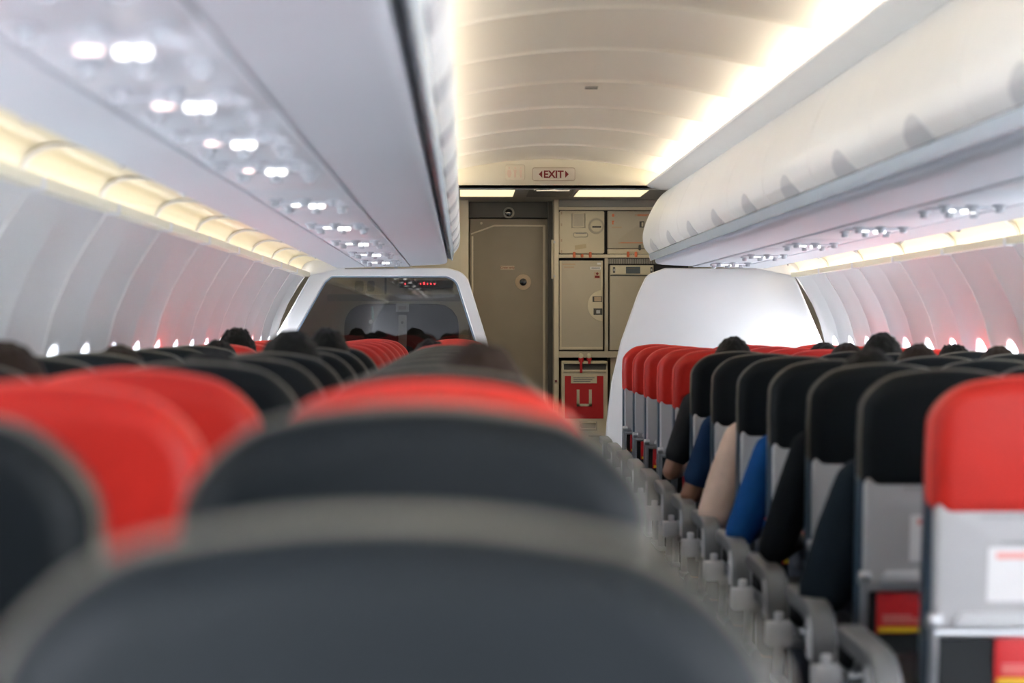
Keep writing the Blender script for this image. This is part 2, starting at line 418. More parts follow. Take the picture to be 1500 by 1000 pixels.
# ------------------------------------------------------------------ side coves
COVP = [(1.447, 0.402), (1.475, 0.424), (1.52, 0.444), (1.58, 0.456), (1.63, 0.452), (1.672, 0.430), (1.692, 0.39), (1.694, 0.352)]
for s in (-1, 1):
    cp = fin(SH(mirror(smooth_prof(COVP, 3), s), 0.006, FR - 0.006, s * 0.01, 1), 'cove_panel')
    ln = fin(TB([(s * 1.668, 0.04, EYE + 0.368), (s * 1.668, FR - 0.04, EYE + 0.368)], 0.007, 8), 'cove_tube')
    ldg = fin(SL([Vector((s * x, EYE + z)) for x, z in ((1.634, 0.345), (1.690, 0.345), (1.690, 0.353), (1.645, 0.354), (1.640, 0.374), (1.632, 0.374))], 0.028, FR - 0.028), 'cove_ledge')
    brk = fin(B((min(s * 1.63, s * 1.675), -0.022, EYE + 0.338), (max(s * 1.63, s * 1.675), 0.022, EYE + 0.375), 0.006), 'cove_clip')
    rib = fin(SH(mirror(smooth_prof([(x - 0.006, z - 0.010) for x, z in COVP], 3), s), -0.02, 0.02, s * 0.008, 1), 'cove_rib')
    for i in range(NB):
        y = Y_PART - 0.05 - FR * (i + 1)
        c = thing('cove_lamp', 'cream lit cove panel above the sidewall, %s from the front, %s' % (ORD[i + 1], 'window-partition side' if s < 0 else 'solid-partition side'), 'light', (0, y, 0), 'sidewall cove lamps')
        obj('cove_panel', cp, M_CREAM, c); obj('light_tube', ln, M_CLENSL if s < 0 else M_CLENSR, c); obj('ledge', ldg, M_CREAM, c)
        obj('end_clip', brk, M_WALL, c); obj('rib', rib, M_WALL, c)

for s in (-1, 1):                        # plates that close the coves at the front
    struct('trim_14' if s < 0 else 'trim_15', SL([Vector((s * x, EYE + z)) for x, z in ((1.40, 0.398), (1.447, 0.396), (1.694, 0.345), (1.76, 0.345), (1.76, 0.62), (1.40, 0.62))], Y_PART - 0.045, Y_PART - 0.03), M_WALL)

# ------------------------------------------------------------------ sidewalls with windows
WALLP = [(0.352, 1.672), (0.32, 1.702), (0.28, 1.735), (0.17, 1.805), (0.05, 1.857), (-0.1, 1.897), (-0.22, 1.915), (-0.35, 1.928), (-0.5, 1.93), (-0.65, 1.925), (-0.85, 1.89), (-1.05, 1.84), (-1.24, 1.78)]
def wall_x(up):
    if up >= WALLP[0][0]: return WALLP[0][1]
    for (a, xa), (b, xb) in zip(WALLP, WALLP[1:]):
        if b <= up <= a:
            t = (a - up) / (a - b); return xa + (xb - xa) * t
    return WALLP[-1][1]
WP = FR / 2
def scallop(u, up):
    f = max(0.0, min(1.0, (0.352 - up) / 0.15))
    d = abs(u / WP - 0.5) * 2            # 1 at the joint
    return -0.020 * f * (d ** 4)
WCEN, WA, WB = -0.235, 0.130, 0.185
def build_wall_cell(s):
    bm = bmesh.new(); V = {}
    def P(u, up, out=0.0): return Vector((s * (wall_x(up) + scallop(u, up) + out), u, EYE + up))
    def grid(ups, nu=16):
        R = [[bm.verts.new(P(WP * i / nu, up)) for i in range(nu + 1)] for up in ups]
        for a, b in zip(R, R[1:]):
            for i in range(nu): bm.faces.new((a[i], a[i + 1], b[i + 1], b[i]))
    grid([0.352, 0.32, 0.28, 0.225, 0.17, 0.11, 0.05])
    grid([-0.47, -0.55, -0.65, -0.85, -1.05, -1.24])
    # polar patch round the window opening
    top, bot = 0.05, -0.47; N = 64; per = []
    for k in range(N):                      # points on the rectangle, 16 per side
        q, r = divmod(k, 16); t = r / 16
        per.append([(WP * t, top), (WP, top + (bot - top) * t), (WP * (1 - t), bot), (0, bot + (top - bot) * t)][q])
    def oval(u, up, sc=1.0):
        du, dv = u - WP / 2, up - WCEN; th = math.atan2(dv / WB, du / WA)
        c, sn = math.cos(th), math.sin(th); e = 2 / 2.15
        return WP / 2 + WA * sc * math.copysign(abs(c) ** e, c), WCEN + WB * sc * math.copysign(abs(sn) ** e, sn)
    rings = []
    for f in (0.0, 0.3, 0.6, 0.85, 1.0):
        rings.append([bm.verts.new(P(*[a + (b - a) * f for a, b in zip(p, oval(*p))])) for p in per])
    for f, out in ((0.97, 0.008), (0.93, 0.03), (0.86, 0.07)):
        rings.append([bm.verts.new(P(*oval(*p, f), out) - Vector((s * scallop(oval(*p, f)[0], oval(*p, f)[1]), 0, 0))) for p in per])
    for a, b in zip(rings, rings[1:]):
        for i in range(N): bm.faces.new((a[i - 1], a[i], b[i], b[i - 1]))
    bmesh.ops.remove_doubles(bm, verts=bm.verts[:], dist=0.0005)
    cell = fin(bm, 'sidewall_panel', 50)
    # pane
    bm = bmesh.new()
    vv = [bm.verts.new(P(*oval(*p, 0.865), 0.068) - Vector((s * scallop(*oval(*p, 0.865)), 0, 0))) for p in per]
    bm.faces.new(vv); pane = fin(bm, 'pane')
    bm = bmesh.new(); fr = []
    for f, out in ((0.88, 0.050), (0.80, 0.060), (0.80, 0.066)):
        fr.append([bm.verts.new(P(*oval(*p, f), out) - Vector((s * scallop(*oval(*p, f)), 0, 0))) for p in per])
    for a, b in zip(fr, fr[1:]):
        for i in range(N): bm.faces.new((a[i - 1], a[i], b[i], b[i - 1]))
    return cell, pane, fin(bm, 'window_frame')
wn = 1
for s, nm in ((-1, 'left'), (1, 'right')):
    cell, pane, frm = build_wall_cell(s)
    bmW = merge(SH([(s * 2.06, -0.02), (s * 2.06, EYE - 0.55)], Y_AFT, Y_PART, 0.01), SH([(s * 2.06, EYE + 0.15), (s * 1.9, EYE + 0.42), (s * 1.70, EYE + 0.46)], Y_AFT, Y_PART, 0.01))
    wall = struct('wall_' + nm, bmW, M_GAP)
    ncell = 26
    for i in range(ncell):
        y = Y_PART - 0.02 - WP * (i + 1)
        obj('sidewall_panel', cell, M_WALL, wall, (0, y, 0))
        w_ = bpy.data.objects.new('window_%d' % wn, None); COL.objects.link(w_); w_.location = (0, y, 0); w_['kind'] = 'structure'
        w_['label'] = 'rounded cabin window, %s from the front on the %s' % (ORD[i + 1] if i < 17 else 'number %d' % (i + 1), 'window-partition side' if s < 0 else 'solid-partition side')
        obj('pane', pane, M_PANE, w_); obj('window_frame', frm, M_WHITE, w_)
        wn += 1
    # joint strips between panels
    me_j = bmesh.new()
    for k in range(2):
        pass
    me_j.free()
    jp = [(s * (wall_x(u) - 0.022), EYE + u) for u in (0.17, 0.11, 0.05, -0.1, -0.22, -0.35, -0.5, -0.65, -0.85, -1.2)]
    jp = [(s * (wall_x(0.352) - 0.003), EYE + 0.352), (s * (wall_x(0.25) - 0.018), EYE + 0.25)] + jp
    me_j = fin(SH(jp, -0.003, 0.003, 0.004 * s, 1), 'joint_strip')
    for i in range(ncell // 2 + 1):
        obj('joint_strip', me_j, M_BIN, wall, (0, Y_PART - 0.02 - FR * i, 0))
    # forward part beside the entry door and the dark gap at the partition
    struct('trim_7' if s < 0 else 'trim_8', SH([(s * wall_x(u), EYE + u) for u in (0.45, 0.352, 0.17, 0.05, -0.1, -0.35, -0.65, -1.05, -1.24)], Y_PART - 0.015, 16.2, 0.02 * s, 1), M_GALLEYB)
struct('wall_back', B((-2.1, Y_AFT - 0.06, 0), (2.1, Y_AFT, 2.75)), mat('aft_wall_darkened', (0.10, 0.10, 0.11), 0.9))  # unseen end wall, darkened to keep bounce light off seat backs and glass

# ------------------------------------------------------------------ partitions
YP = Y_PART
def PX(x, y, Y=YP):
    v = at(x, y, Y); return (v.x, v.z)
# right: solid white panel with curved aisle edge
right_out = [PX(1222, 545), PX(1207, 500), (at(1163, 397, YP).x, at(0, 396, YP).z), PX(1155, 392), PX(975, 392), PX(948, 402), PX(935, 430), PX(910, 500), PX(896, 560), PX(889, 620), PX(886, 680)]
right_out += [(at(886, 0, YP).x, 0.0), (1.78, 0.0), (1.90, 0.55)]
pt = thing('partition', 'solid white cabin partition with curved aisle edge behind the red seats', 'partition', (0, YP, 0))
ro = roundpoly(right_out, [0.2, 0.3, 0.04, 0.02, 0.06, 0.10, 0.15, 0.6, 0.6, 0.6, 0.3, 0.0, 0, 0.3], 5)
obj('panel', SL(ro, 0.0, 0.045, 0.012, 0.012), M_WHITE, pt)
for k in (1066, 1103):
    c = at(k, 388, YP); obj('bracket', merge(B((c.x - 0.012, 0.012, at(0, 393, YP).z - 0.02), (c.x + 0.012, 0.034, at(0, 386, YP).z)), DS((c.x, 0.010, at(0, 389.5, YP).z), 0.009, 0.008, 'y', 10, 0.002)), M_STEEL, pt)
# left: white frame round a smoked pane
pl = thing('partition', 'white-framed partition with a large smoked glass pane', 'partition', (0, YP, 0))
lo_out = [PX(385, 530), PX(400, 500), PX(457, 399), PX(470, 393), PX(655, 392), PX(683, 400), PX(714, 500), PX(722, 545)]
lo_out += [(at(735, 0, YP).x, 0.0), (-1.78, 0.0), (-1.915, 0.55)]
lo = roundpoly(lo_out, [0.3, 0.3, 0.05, 0.04, 0.09, 0.14, 0.5, 0.5, 0, 0, 0.3], 5)
hole = [PX(415, 528), PX(424, 505), PX(476, 413), PX(486, 404.5), PX(655, 404.5), PX(669, 411), PX(698, 503), PX(704, 545), PX(708, 600), PX(420, 600)]
hole = roundpoly(hole, [0.2, 0.2, 0.05, 0.03, 0.06, 0.10, 0.4, 0.4, 0.08, 0.08], 5)
def frame_mesh(outer, inner, d0, d1):
    """ring between two outlines, resampled by angle around the hole centre"""
    c = sum((Vector(p) for p in inner), Vector((0, 0))) / len(inner)
    def cast(poly, th):
        dv = Vector((math.cos(th), math.sin(th))); best = None
        for i in range(len(poly)):
            a, b = Vector(poly[i - 1]) - c, Vector(poly[i]) - c; e = b - a
            den = dv.x * e.y - dv.y * e.x
            if abs(den) < 1e-12: continue
            t = (a.x * e.y - a.y * e.x) / den; u = (a.x * dv.y - a.y * dv.x) / den
            if t > 0 and -1e-9 <= u <= 1 + 1e-9 and (best is None or t > best): best = t
        return c + dv * best
    ths = sorted([math.atan2(*(reversed(Vector(p) - c))) for p in list(outer) + list(inner)] + [2 * PI * i / 90 - PI for i in range(90)])
    bm = bmesh.new(); L = []
    bv = 0.008
    for poly, d, ins in ((inner, d0 + bv, 0), (inner, d0, bv), (outer, d0, -bv), (outer, d0 + bv, 0), (outer, d1, 0), (inner, d1, 0)):
        ring = []
        for th in ths:
            q = cast(poly, th); dv = (q - c).normalized(); q = q + dv * ins
            ring.append(bm.verts.new((q.x, d, q.y)))
        L.append(ring)
    n = len(ths)
    for k in range(len(L)):
        a, b = L[k - 1], L[k]
        for i in range(n): bm.faces.new((a[i - 1], a[i], b[i], b[i - 1]))
    bmesh.ops.remove_doubles(bm, verts=bm.verts[:], dist=0.0003)
    return bm
obj('frame', frame_mesh(lo, hole, 0.0, 0.045), M_WHITE, pl)
gp = obj('glass_pane', SL([p * 1.0 for p in hole], 0.020, 0.026), M_SMOKE, pl); gp['label'] = 'smoked reflective glass pane'
hs = [Vector(p) for p in hole]; hc = sum(hs, Vector((0, 0))) / len(hs)
obj('seal', TB([((p.x - hc.x) * 0.992 + hc.x, 0.014, (p.y - hc.y) * 0.992 + hc.y) for p in hs], 0.006, 6, closed=True), mat('seal_blue_grey', (0.16, 0.22, 0.30), 0.3), pl)
for k in (547, 580):
    c = at(k, 388, YP); obj('bracket', merge(B((c.x - 0.012, 0.012, at(0, 393, YP).z - 0.02), (c.x + 0.012, 0.034, at(0, 386, YP).z)), DS((c.x, 0.010, at(0, 389.5, YP).z), 0.009, 0.008, 'y', 10, 0.002)), M_STEEL, pl)

# ------------------------------------------------------------------ fascia, signs, entry ceiling
zf = EYE + 0.972
fo = [(-0.86, zf)] + [(0.86, zf)] + [(x, ceil_up(x) + 0.01) for x in [0.86 - 1.72 * i / 40 for i in range(41)]]
struct('wall_front', SL([Vector(p) for p in fo if True], YP - 0.008, YP + 0.06), M_FASCIA)
def rect_px(x0, y0, x1, y1, Y, d0, d1, rad=0.0, bev=0.0):
    a, b = at(x0, y0, Y), at(x1, y1, Y)
    pts = [(a.x, b.z), (b.x, b.z), (b.x, a.z), (a.x, a.z)]
    return SL(roundpoly(pts, rad, 4) if rad else [Vector(p) for p in pts], Y + d0, Y + d1, bev, 0)
ex = thing('exit_sign', 'cream sign with dark red EXIT lettering between two arrows', 'sign', at(811, 263, YP - 0.01))
def child_at(o, parent):            # keep world placement when parenting to a moved Empty
    o.parent = parent; o.location = Vector(o.location) - parent.location; return o
YS = YP - 0.01
child_at(obj('plate', rect_px(780, 246, 842, 264.5, YS, -0.016, 0.0, 0.012, 0.004), M_SIGN), ex)
a, b = at(780, 246, YS), at(842, 264.5, YS)
child_at(obj('rim', TB([(p.x, YS - 0.014, p.y) for p in roundpoly([(a.x, b.z), (b.x, b.z), (b.x, a.z), (a.x, a.z)], 0.014, 4)], 0.0022, 6, closed=True), M_LBL), ex)
c = at(811, 255.3, YS); me = text_mesh('EXIT', 0.072, 0.001, bold=0.0022)
xs = [v.co.x for v in me.vertices]; zs = [v.co.z for v in me.vertices]; wx, wz = max(xs) - min(xs), max(zs) - min(zs)
tx = 29 * YS / FPX; tz = 11 * YS / FPX; mx_, mz_ = (max(xs) + min(xs)) / 2, (max(zs) + min(zs)) / 2
for v in me.vertices: v.co.x = (v.co.x - mx_) * tx / wx; v.co.z = (v.co.z - mz_) * tz / wz
child_at(obj('lettering', me, M_SIGNRED, None, (c.x, YS - 0.0175, c.z)), ex)
for sgn in (-1, 1):
    p0 = at(811 + sgn * 22, 255.3, YS); p1 = at(811 + sgn * 16.8, 250, YS); p2 = at(811 + sgn * 16.8, 260.6, YS)
    child_at(obj('arrow', SL([Vector((p0.x, p0.z)), Vector((p1.x, p1.z)), Vector((p2.x, p2.z))], YS - 0.018, YS - 0.0155), M_SIGNRED), ex)
lv = thing('lavatory_sign', 'pale square sign with faint pink toilet figures beside the exit sign', 'sign', at(755, 264, YS))
child_at(obj('plate', rect_px(740, 241, 769, 264, YS, -0.006, 0.0, 0.016, 0.002), mat('pale_sign', (0.80, 0.72, 0.58), 0.45)), lv)
for k, fx in enumerate((746, 754.5, 763)):
    hz = at(fx, 246, YS); bz = at(fx, 249, YS); wz_ = at(fx, 260, YS); hw = 0.011
    shp = [(hz.x - hw, bz.z), (hz.x + hw, bz.z), (hz.x + (0.016 if k == 0 else 0.006), (bz.z + wz_.z) / 2), (hz.x + 0.006, wz_.z), (hz.x - 0.006, wz_.z), (hz.x - (0.016 if k == 0 else 0.006), (bz.z + wz_.z) / 2)]
    child_at(obj('figure', merge(SL([Vector(p) for p in shp], YS - 0.008, YS - 0.005), DS((hz.x, YS - 0.0065, hz.z), 0.006, 0.003, 'y', 12)), M_PINKP), lv)

ZE = 2.21
struct('trim_9', B((-1.9, YP + 0.05, ZE), (1.9, 16.2, ZE + 0.03)), M_HEADGREY)
for nm, x0, x1, lab in (('a', -0.62, -0.235, 'lit rectangular ceiling lamp over the taupe cockpit door'), ('b', 0.21, 0.70, 'lit rectangular ceiling lamp over the beige galley cabinets')):
    l = thing('ceiling_lamp', lab, 'light', ((x0 + x1) / 2, 14.08, ZE), 'entry ceiling lamps')
    hx = (x1 - x0) / 2
    obj('frame', merge(B((-hx - 0.02, -0.46, -0.012), (-hx, 0.46, 0)), B((hx, -0.46, -0.012), (hx + 0.02, 0.46, 0)), B((-hx, -0.46, -0.012), (hx, -0.44, 0)), B((-hx, 0.44, -0.012), (hx, 0.46, 0))), M_HEADGREY, l)
    obj('diffuser', B((-hx, -0.44, -0.008), (hx, 0.44, -0.001)), M_ENTRYL, l)
sp_ = thing('fill_strip', 'added fill strip hidden behind the fascia edge, brightening the galley', 'light', (0, YP + 0.08, ZE))  # added strip that brightens the galley while the ceiling lamps stay dim
obj('housing', B((-0.84, -0.016, -0.024), (0.84, 0.006, 0.0), 0.003), M_HEADGREY, sp_)
obj('diffuser', B((-0.82, 0.006, -0.022), (0.82, 0.009, -0.002)), mat('fill_strip_emitter', (0.9, 0.85, 0.7), 0.4, emis=(1.0, 0.86, 0.62), estr=16.0), sp_)
pn = thing('ceiling_hatch', 'dark grey hatch panel in the entry ceiling under the exit sign', 'hatch', (0.02, 14.1, ZE))
obj('panel', B((-0.155, -0.42, -0.010), (0.155, 0.42, 0.0), 0.003), M_HEADER, pn)
obj('box', B((-0.11, -0.40, -0.026), (0.12, -0.20, -0.009), 0.004), M_HEADER, pn)
obj('camera_dome', DS((-0.12, -0.35, -0.012), 0.008, 0.01, 'z', 10, 0.002), M_STEEL, pn)

# ------------------------------------------------------------------ cockpit door and its surround
YD = 15.3
def RX(name, x0, y0, x1, y1, Y, d0, d1, m, parent, rad=0.0, bev=0.0):
    o = obj(name, rect_px(x0, y0, x1, y1, Y, d0, d1, rad, bev), m)
    o.parent = parent
    if parent is not None: o.location = -Vector(parent.location)
    return o
struct('trim_10', merge(B((-1.9, 15.42, 0), (1.9, 15.5, 2.3))), M_GALLEYB)
hd = thing('door_header', 'dark grey header above the cockpit door with round black vent', 'header panel', at(745, 318, YD))
RX('panel', 684, 286, 806, 319, YD, -0.04, 0.1, M_HEADER, hd, 0, 0.003)
c = at(745, 312, YD)
o = obj('vent', merge(DS((c.x, YD - 0.045, c.z), 0.044, 0.012, 'y', 24, 0.003)), M_HEADGREY, hd); o.location = -Vector(hd.location)
o = obj('vent_hole', DS((c.x, YD - 0.050, c.z), 0.029, 0.012, 'y', 24, 0.003), M_LENS, hd); o.location = -Vector(hd.location)
door = bpy.data.objects.new('door_1', None); COL.objects.link(door); door.location = (at(745, 0, YD).x, YD, 0); tag(door, 'taupe cockpit door with cream edging and round spyhole', kind='structure')
bt = 480 + EYE * FPX / YD
RX('leaf', 688, 320.5, 803, bt - 1, YD, 0.0, 0.05, M_DOOR, door, 0, 0.003)
def strip(pts, wd, Y, d0, d1, m, parent, name):
    """flat strip following pixel points"""
    P = [Vector(PX(x, y, Y)) for x, y in pts]; L, R = [], []
    for i, p in enumerate(P):
        t = (P[min(i + 1, len(P) - 1)] - P[max(i - 1, 0)]).normalized(); n = Vector((-t.y, t.x)) * wd / 2
        L.append(p + n); R.append(p - n)
    o = obj(name, SL(L + R[::-1], Y + d0, Y + d1, 0.002, 0), m); o.parent = parent; o.location = -Vector(parent.location); return o
strip([(692, bt - 4), (692, 346)], 0.014, YD, -0.008, 0.001, M_TRIM, door, 'edge_trim')
strip([(690, 343), (724, 330.5)], 0.012, YD, -0.008, 0.001, M_TRIM, door, 'edge_trim')
strip([(724, 330.5), (798, 330.5)], 0.014, YD, -0.008, 0.001, M_TRIM, door, 'edge_trim')
strip([(797, 330), (797, bt - 4)], 0.020, YD, -0.009, 0.001, M_TRIM, door, 'edge_trim')
RX('placard', 733, 389, 753.5, 394.8, YD, -0.006, 0.001, M_LBL, door, 0.004)
c = at(743.2, 391.9, YD); me = text_mesh('Crew only', 0.026, 0.0008)
o = obj('placard_text', me, M_SIGNRED, door, Vector((c.x, YD - 0.0075, c.z)) - door.location)
c = at(766.3, 413, YD)
for nm, r, dy, m in (('spyhole_ring', 0.062, 0.0, M_LBL), ('spyhole_lens', 0.028, -0.008, M_LENS)):
    o = obj(nm, DS((c.x, YD - 0.006 + dy, c.z), r, 0.014, 'y', 32, 0.004), m, door); o.location = -Vector(door.location)
o = obj('keyhole_cover', DS((at(705, 327, YD).x, YD - 0.002, at(705, 327, YD).z), 0.010, 0.01, 'y', 12, 0.002), M_TRIM, door); o.location = -Vector(door.location)
# posts
struct('trim_11', rect_px(674, 286, 686.5, bt, 15.1, -0.05, 0.3, 0, 0.004), M_TRIM)
struct('trim_12', rect_px(803, 290, 811, bt, 15.2, 0.0, 0.25, 0, 0.0), M_HEADER)
struct('trim_13', rect_px(811.5, 288, 818.5, 480 + EYE * FPX / 14.98, 14.98, -0.02, 0.4, 0, 0.004), M_TRIM)
hdl = thing('grab_handle', 'slim pale grab handle on the post beside the cockpit door', 'handle', at(809, 408, 14.97))
o = obj('bar', TB([at(809.3, 351, 14.955), at(809.3, 408, 14.955)], 0.009, 8), M_TRIM, hdl); o.location = -Vector(hdl.location)
o = obj('mount', merge(B(at(808, 356, 14.955), at(813, 353, 14.99)), B(at(808, 406, 14.955), at(813, 403, 14.99))), M_STEEL, hdl); o.location = -Vector(hdl.location)

# ------------------------------------------------------------------ galley
YG = 15.0
gal = thing('galley_cabinet', 'beige galley cabinet wall with stowage doors beside the cockpit door', 'cabinet', (at(880, 0, YG).x, YG, 0))
GX1 = 1010
RX('carcass', 818, 289, GX1, 522, YG, 0.05, 0.42, M_GAP, gal)
RX('lower_side', 895, 522, GX1, 480 + EYE * FPX / YG - 0.5, YG, 0.03, 0.42, M_GALLEYB, gal)
RX('lower_back', 818, 522, 895, 480 + EYE * FPX / YG - 0.5, YG, 0.40, 0.42, M_GAP, gal)
RX('header', 818, 289, GX1, 302.5, YG, 0.0, 0.06, M_HEADGREY, gal)
RX('top_rail', 818, 303, GX1, 307.5, YG, -0.012, 0.06, M_TRIM, gal, 0, 0.002)
RX('shelf_rail', 818, 372.5, GX1, 377.5, YG, -0.018, 0.06, M_TRIM, gal, 0, 0.003)
RX('divider', 886.0, 377.5, 891.0, 515, YG, -0.004, 0.06, M_GALLEYB, gal)
RX('counter_rail', 818, 514.5, GX1, 523.5, YG, -0.02, 0.06, M_GALLEYB, gal, 0, 0.003)
gr = RX('vent_grille', 891, 378, GX1, 386.5, YG, 0.01, 0.05, M_HEADER, gal)
me_fin = fin(B((-0.004, -0.004, -0.019), (0.004, 0.004, 0.019)), 'grille_slat')
for i in range(34):
    c = at(892.5 + i * 2.6, 382.3, YG); obj('grille_slat', me_fin, M_HEADGREY, gr, (c.x, YG + 0.008, c.z))
# upper left compartment door
d1 = RX('stowage_door', 819, 308.8, 885.5, 371.2, YG, -0.006, 0.04, M_GALLEY, gal, 0.014, 0.005)
def GC(name, bm_or_me, m, par):
    return obj(name, bm_or_me, m, par)
def gtube(pts, r, closed=False): return TB([at(x, y, YG - 0.009) for x, y in pts], r, 6, closed=closed)
GC('card_holder', gtube([(838, 312.5), (838, 333), (857, 333), (857, 312.5)], 0.005), M_GALLEYB, d1)
o = GC('card', rect_px(840, 313, 855, 331, YG, -0.009, -0.005, 0.003), M_GALLEYB, d1)
a = at(873.5, 331, YG)
GC('latch_ring', merge(DS((a.x, YG - 0.008, a.z), 0.060, 0.010, 'y', 28, 0.003)), M_GALLEYB, d1)
GC('latch_dial', merge(DS((a.x, YG - 0.014, a.z), 0.046, 0.010, 'y', 28, 0.004)), M_GALLEY, d1)
GC('latch_slot', rect_px(867.5, 331, 880.5, 333.5, YG, -0.0215, -0.017), M_HEADER, d1)
GC('badge_rim', TB([(p.x, YG - 0.008, p.y) for p in roundpoly([PX(840, 347, YG), PX(861, 347, YG), PX(861, 340.5, YG), PX(840, 340.5, YG)], 0.016, 4)], 0.003, 6, closed=True), M_GALLEYB, d1)
GC('badge', rect_px(843, 340, 859, 342, YG, -0.009, -0.005), M_LBLTX, d1)
c1, c2 = at(842, 362, YG), at(858.5, 357.5, YG)
GC('sticker', SL([Vector(PX(842, 359.5, YG)), Vector(PX(858.5, 357, YG)), Vector(PX(859, 363, YG)), Vector(PX(842.5, 366, YG))], YG - 0.009, YG - 0.005), mat('sticker_tan', (0.60, 0.50, 0.32), 0.5), d1)
for yy in (312, 329, 352, 368):
    GC('hinge_pin', rect_px(821.5, yy - 2, 823.5, yy + 2, YG, -0.009, -0.004), M_LBL, d1)
# upper right compartment door
d2 = RX('stowage_door', 890.3, 308.8, 962, 363.5, YG, -0.006, 0.04, M_GALLEYB, gal, 0.004, 0.004)
d2b = RX('lower_flap', 890.3, 364.6, 962, 371.8, YG, -0.006, 0.04, M_GALLEY, gal, 0.002, 0.003)
GC('red_mark', merge(rect_px(896.5, 313, 900, 317.5, YG, -0.009, -0.005, 0.008)), M_ORANGE, d2)
GC('red_mark', merge(rect_px(896.5, 323, 900, 324.6, YG, -0.009, -0.005), rect_px(896.8, 324, 898.8, 328.5, YG, -0.009, -0.005)), M_ORANGE, d2)
GC('text_label', rect_px(896, 331.5, 911, 334, YG, -0.009, -0.005), M_LBL, d2)
GC('text_label', rect_px(930, 313, 952, 316.5, YG, -0.009, -0.005), M_LBL, d2)
GC('text_label', rect_px(906, 354, 942, 356.8, YG, -0.009, -0.005), M_LBL, d2)
for x0, yy, n in ((934, 313.7, 16), (934, 315.2, 14), (909, 355, 32)):
    GC('printed_line', rect_px(x0, yy, x0 + n, yy + 0.8, YG, -0.0105, -0.008), M_ORANGE, d2)
GC('latch', merge(rect_px(937, 324, 944, 333, YG, -0.010, -0.004)), M_HEADER, d2)
GC('latch_tongue', merge(rect_px(940, 325.5, 942.5, 331.5, YG, -0.014, -0.008)), M_GALLEY, d2)
a = at(937.3, 362.5, YG); GC('turn_knob', merge(rect_px(935.5, 358.5, 939, 366.5, YG, -0.02, -0.004, 0.008, 0.003)), M_HEADER, d2)
# orange quarter-turn latches on the shelf rail
for i, x in enumerate((841, 852.5, 864.5, 920, 931.5)):
    y0, y1 = (369, 377.5) if i in (0, 2) else ((372, 377) if i == 1 else (368.5, 376.5))
    RX('turn_latch', x - 2, y0, x + 2, y1, YG, -0.036, -0.016, M_ORANGE, gal, 0.008, 0.004)
# tall lower left door
d3 = RX('tall_door', 819.5, 381.5, 883.5, 512.5, YG, -0.004, 0.04, M_GALLEYB, gal, 0.004, 0.003)
cir = at(884, 447.5, YG); hp = []
for i in range(25):
    th = PI / 2 + PI * i / 24; hp.append(Vector((at(883, 0, YG).x + 0.115 * math.cos(th), cir.z + 0.118 * math.sin(th))))
GC('latch_plate', SL(hp, YG - 0.009, YG - 0.002, 0.002, 0), M_GALLEY, d3)
GC('edge_trim', rect_px(819.8, 382, 822.5, 512, YG, -0.009, -0.002), M_GALLEY, d3)
GC('edge_trim', rect_px(822, 508, 883, 511, YG, -0.009, -0.002), M_GALLEY, d3)
GC('edge_trim', rect_px(880.5, 382, 883, 430, YG, -0.009, -0.002), M_GALLEY, d3)
GC('latch_window', rect_px(868, 434, 882, 442, YG, -0.012, -0.006), M_HEADER, d3)
GC('latch_button', rect_px(870.5, 434.8, 881, 441.2, YG, -0.015, -0.008), M_LBL, d3)
GC('latch_window', rect_px(869.5, 451.5, 882.5, 461, YG, -0.012, -0.006), M_HEADER, d3)
GC('latch_tongue', rect_px(873.5, 454, 879, 459, YG, -0.015, -0.009, 0.004), M_GREYL, d3)
GC('text_label', rect_px(823.5, 385.5, 843, 388.3, YG, -0.007, -0.002), M_LBL, d3)
GC('text_label', rect_px(826, 390, 841, 392.5, YG, -0.007, -0.002), M_LBL, d3)
GC('text_label', rect_px(864.5, 390.5, 881, 394.5, YG, -0.007, -0.002), M_LBLW, d3)
GC('printed_line', rect_px(866.5, 391.8, 879, 393.2, YG, -0.0085, -0.006), M_LBLTX, d3)
GC('text_label', rect_px(875, 384.5, 881, 387.5, YG, -0.007, -0.002), M_LBLW, d3)
GC('warning_sticker', rect_px(870, 398, 880, 408, YG, -0.007, -0.002), M_LBL, d3)
c = at(875, 400.7, YG); GC('warning_mark', merge(SL([Vector((c.x, c.z + .012)), Vector((c.x + .012, c.z)), Vector((c.x, c.z - .012)), Vector((c.x - .012, c.z))], YG - 0.0085, YG - 0.006), rect_px(871.5, 403.5, 878.5, 407, YG, -0.0085, -0.006)), M_SIGNRED, d3)
# oven on the right
ov = thing('galley_oven', 'taupe galley oven front with dark display below a vent grille', 'oven', (at(924, 0, YG).x, YG, at(0, 513, YG).z))
RX('front', 893.5, 388, 958, 513, YG, -0.002, 0.045, M_GALLEYB, ov, 0.004, 0.003)
RX('control_panel', 894.5, 388.8, 957, 402, YG, -0.012, 0.0, M_GALLEY, ov, 0.003, 0.002)
RX('display', 917, 390.5, 938, 400.5, YG, -0.016, -0.008, mat('display_blue_grey', (0.10, 0.12, 0.14), 0.25), ov, 0.002)
RX('display_text', 920, 392, 930, 393.6, YG, -0.0175, -0.014, M_HEADER, ov)
RX('panel_gap', 894, 402.6, 958, 404.2, YG, -0.004, 0.0, M_HEADER, ov)
for x in (899.5, 954.5):
    RX('fastener', x - 1.6, 391, x + 1.6, 399.5, YG, -0.018, -0.010, M_HEADER, ov, 0.004)
    RX('fastener_knob', x - 1, 393.5, x + 1, 397, YG, -0.022, -0.016, M_GREYL, ov, 0.003)
